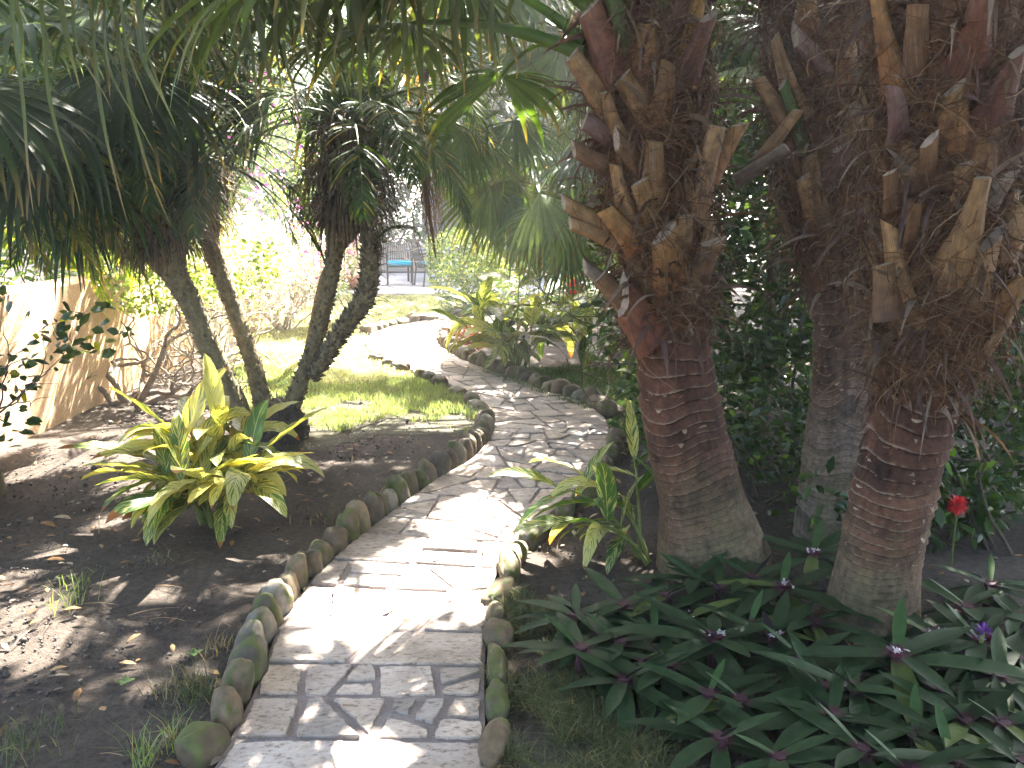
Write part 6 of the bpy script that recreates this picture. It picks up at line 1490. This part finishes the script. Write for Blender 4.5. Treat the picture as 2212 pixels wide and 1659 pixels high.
tree('tree seen between the croton and the hanging blue-green fronds', 1.2, 24.0, 9.5, 3.2, 9000, 0.26, TG0, TG1, None, (0.05, (0.35, 0.32, 0.03)))
tree('tall spreading tree added right behind the low cream wall to shade the patio', -0.6, 26.0, 10.0, 3.2, 7500, 0.28, TG0, TG1)  # put in to throw shade over the patio
tree('far tall tree at the left behind the garden wall trees', -12, 33, 11, 4.5, 6500, 0.32, TG0, TG1)

# shade tree added out of view; its crown is cut to place the sun patches
sx_, sy_ = 6.3, 9.6
st = thing('unseen_shade_tree', 'added unseen tree, its crown spread over the path to shade the near ground', 'tree', [sx_, sy_, 0])
mb = MB(); tube(mb, [[sx_, sy_, -0.1], [sx_ - 0.1, sy_, 2.5], [sx_ - 0.8, sy_ - 0.1, 5.0]], [0.32, 0.26, 0.22], 14, (0.16, 0.13, 0.10), 20)
kept = 0
for k in range(400):
    e = np.array([rng.uniform(-4, 4), rng.uniform(3.0, 14), rng.uniform(5.6, 6.4)])
    a = np.array([sx_ - 0.8, sy_ - 0.1, 5.0]); bp_ = catmull([a, a * 0.55 + e * 0.45 + [0, 0, 0.3], e], 30)
    g = bp_[:, :2] - SUN[:2] / SUN[2] * bp_[:, 2:3]
    if any(in_poly(g[:, 0], g[:, 1], poly)[8:].any() for poly in LIT): continue
    tube(mb, bp_, [0.14, 0.09, 0.03], 8, (0.16, 0.13, 0.10)); kept += 1
    if kept == 6: break
mb.build('trunk', M['bark'], st)
m = 90000
p = np.c_[rng.uniform(-5.5, 7.0, m), rng.uniform(-2.5, 16.5, m), rng.uniform(5.2, 6.8, m)]
g = p[:, :2] - SUN[:2] / SUN[2] * p[:, 2:3]
p = p[g[:, 1] < 12.5]
p = p[~lit_at(p, rng)]
q_ = np.c_[rng.uniform(-1.0, 7.5, 9000), rng.uniform(-4.5, -2.0, 9000), rng.uniform(1.0, 5.6, 9000)]; p = np.vstack([p, q_])  # extra leaves added behind the camera to block sky light on the right
px_, py_, pz_ = to_px(p)
p = p[~((pz_ > 0.2) & (py_ > -40) & (px_ > -200) & (px_ < 2400))]
mb = MB(); leafmass(mb, p, 0.17, (0.04, 0.08, 0.02), (0.09, 0.15, 0.03), 0.3, 0.5, 0.1); mb.build('crown', M['tree_leaf'], st)

# ------------------------------------------------------------------ weeds and tufts in the beds
def tuft(px, py, n, h, label, c0=(0.10, 0.16, 0.04), c1=(0.26, 0.32, 0.09), r=0.03, wd=0.0035):
    b = G(px, py); mb = MB()
    blades(mb, b[0] + rng.normal(0, r, n), b[1] + rng.normal(0, r, n), h, wd, 1.0, c0, c1)
    tag(mb.build('grass_tuft', M['grass'], origin=b), label, 'grass')
tuft(152, 1310, 30, 0.10, 'sunlit yellow-green grass tuft on the bright soil streak')
tuft(165, 1265, 26, 0.07, 'thin grass tuft just above the sunlit soil streak', r=0.05)
tuft(320, 1640, 60, 0.11, 'bright green grass tuft at the bottom edge left of the path')
tuft(385, 1595, 36, 0.08, 'small bright grass tuft between two edging stones near the bottom')
tuft(475, 1405, 60, 0.06, 'dry brown grass tuft against the left edging stones', (0.14, 0.12, 0.05), (0.26, 0.20, 0.10), 0.04)
tuft(400, 1490, 110, 0.07, 'dry grassy clump leaning on the left edging stones below the brown tuft', (0.12, 0.11, 0.05), (0.22, 0.18, 0.09), 0.05)
tuft(430, 1505, 130, 0.06, 'dark green moss-like tuft growing over the edging stone', (0.03, 0.06, 0.02), (0.07, 0.10, 0.03), 0.05)
tuft(25, 1615, 150, 0.07, 'dark grass patch in the bottom left corner', (0.05, 0.07, 0.02), (0.10, 0.13, 0.05), 0.09)
tuft(700, 1118, 60, 0.04, 'low weedy grass tuft behind the edging stones of the left bend', (0.05, 0.07, 0.02), (0.12, 0.13, 0.05), 0.06)
tuft(345, 1470 - 260, 24, 0.04, 'sparse pale tuft on dark soil below the striped ginger', (0.14, 0.14, 0.07), (0.2, 0.2, 0.1), 0.03)
tuft(1035, 905, 110, 0.10, 'long bright grass tuft spilling over the stones at the lawn bend', r=0.06)
tuft(1018, 935, 70, 0.08, 'second grass tuft hanging over the lawn bend stones, paler', (0.16, 0.2, 0.06), (0.3, 0.33, 0.1), 0.05)
for (x, y, t) in ((270, 1480, 'two-leaved green seedling on bare soil in the left bed'), (420, 1418, 'three-leaved green seedling near the left edging stones')):
    b = G(x, y); mb = MB(); m = 4; a = rng.uniform(0, 6.28) + np.arange(m) * 1.5
    Pn, Dn, S = grow(np.repeat((b + [0, 0, 0.012])[None], m, 0), np.c_[np.cos(a), np.sin(a), np.full(m, 0.35)], 0.035, 5, 0.1)
    strips(mb, Pn, Dn, S, np.array([0.004, 0.02, 0.022, 0.014, 0.002])[None] * np.ones((m, 1)), (0.12, 0.20, 0.06), 0.1); tag(mb.build('seedling', M['leaf'], origin=b), t, 'seedling')

# thin volume added over the garden to stand in for lens glare
GLARE_HAZE = 0.0035
if GLARE_HAZE:
    m, nt, b, out = newmat('glare_haze'); nt.nodes.remove(b)
    v = nt.nodes.new('ShaderNodeVolumePrincipled'); v.inputs['Color'].default_value = (0.95, 0.97, 1.0, 1); v.inputs['Density'].default_value = GLARE_HAZE; v.inputs['Anisotropy'].default_value = 0.6
    nt.links.new(v.outputs[0], out.inputs['Volume'])
    mb = MB(); box(mb, (-160, -45, -1.2), (160, 265, 13.5)); hz_ = mb.build('glare_haze', m, smooth=False); hz_['kind'] = 'stuff'
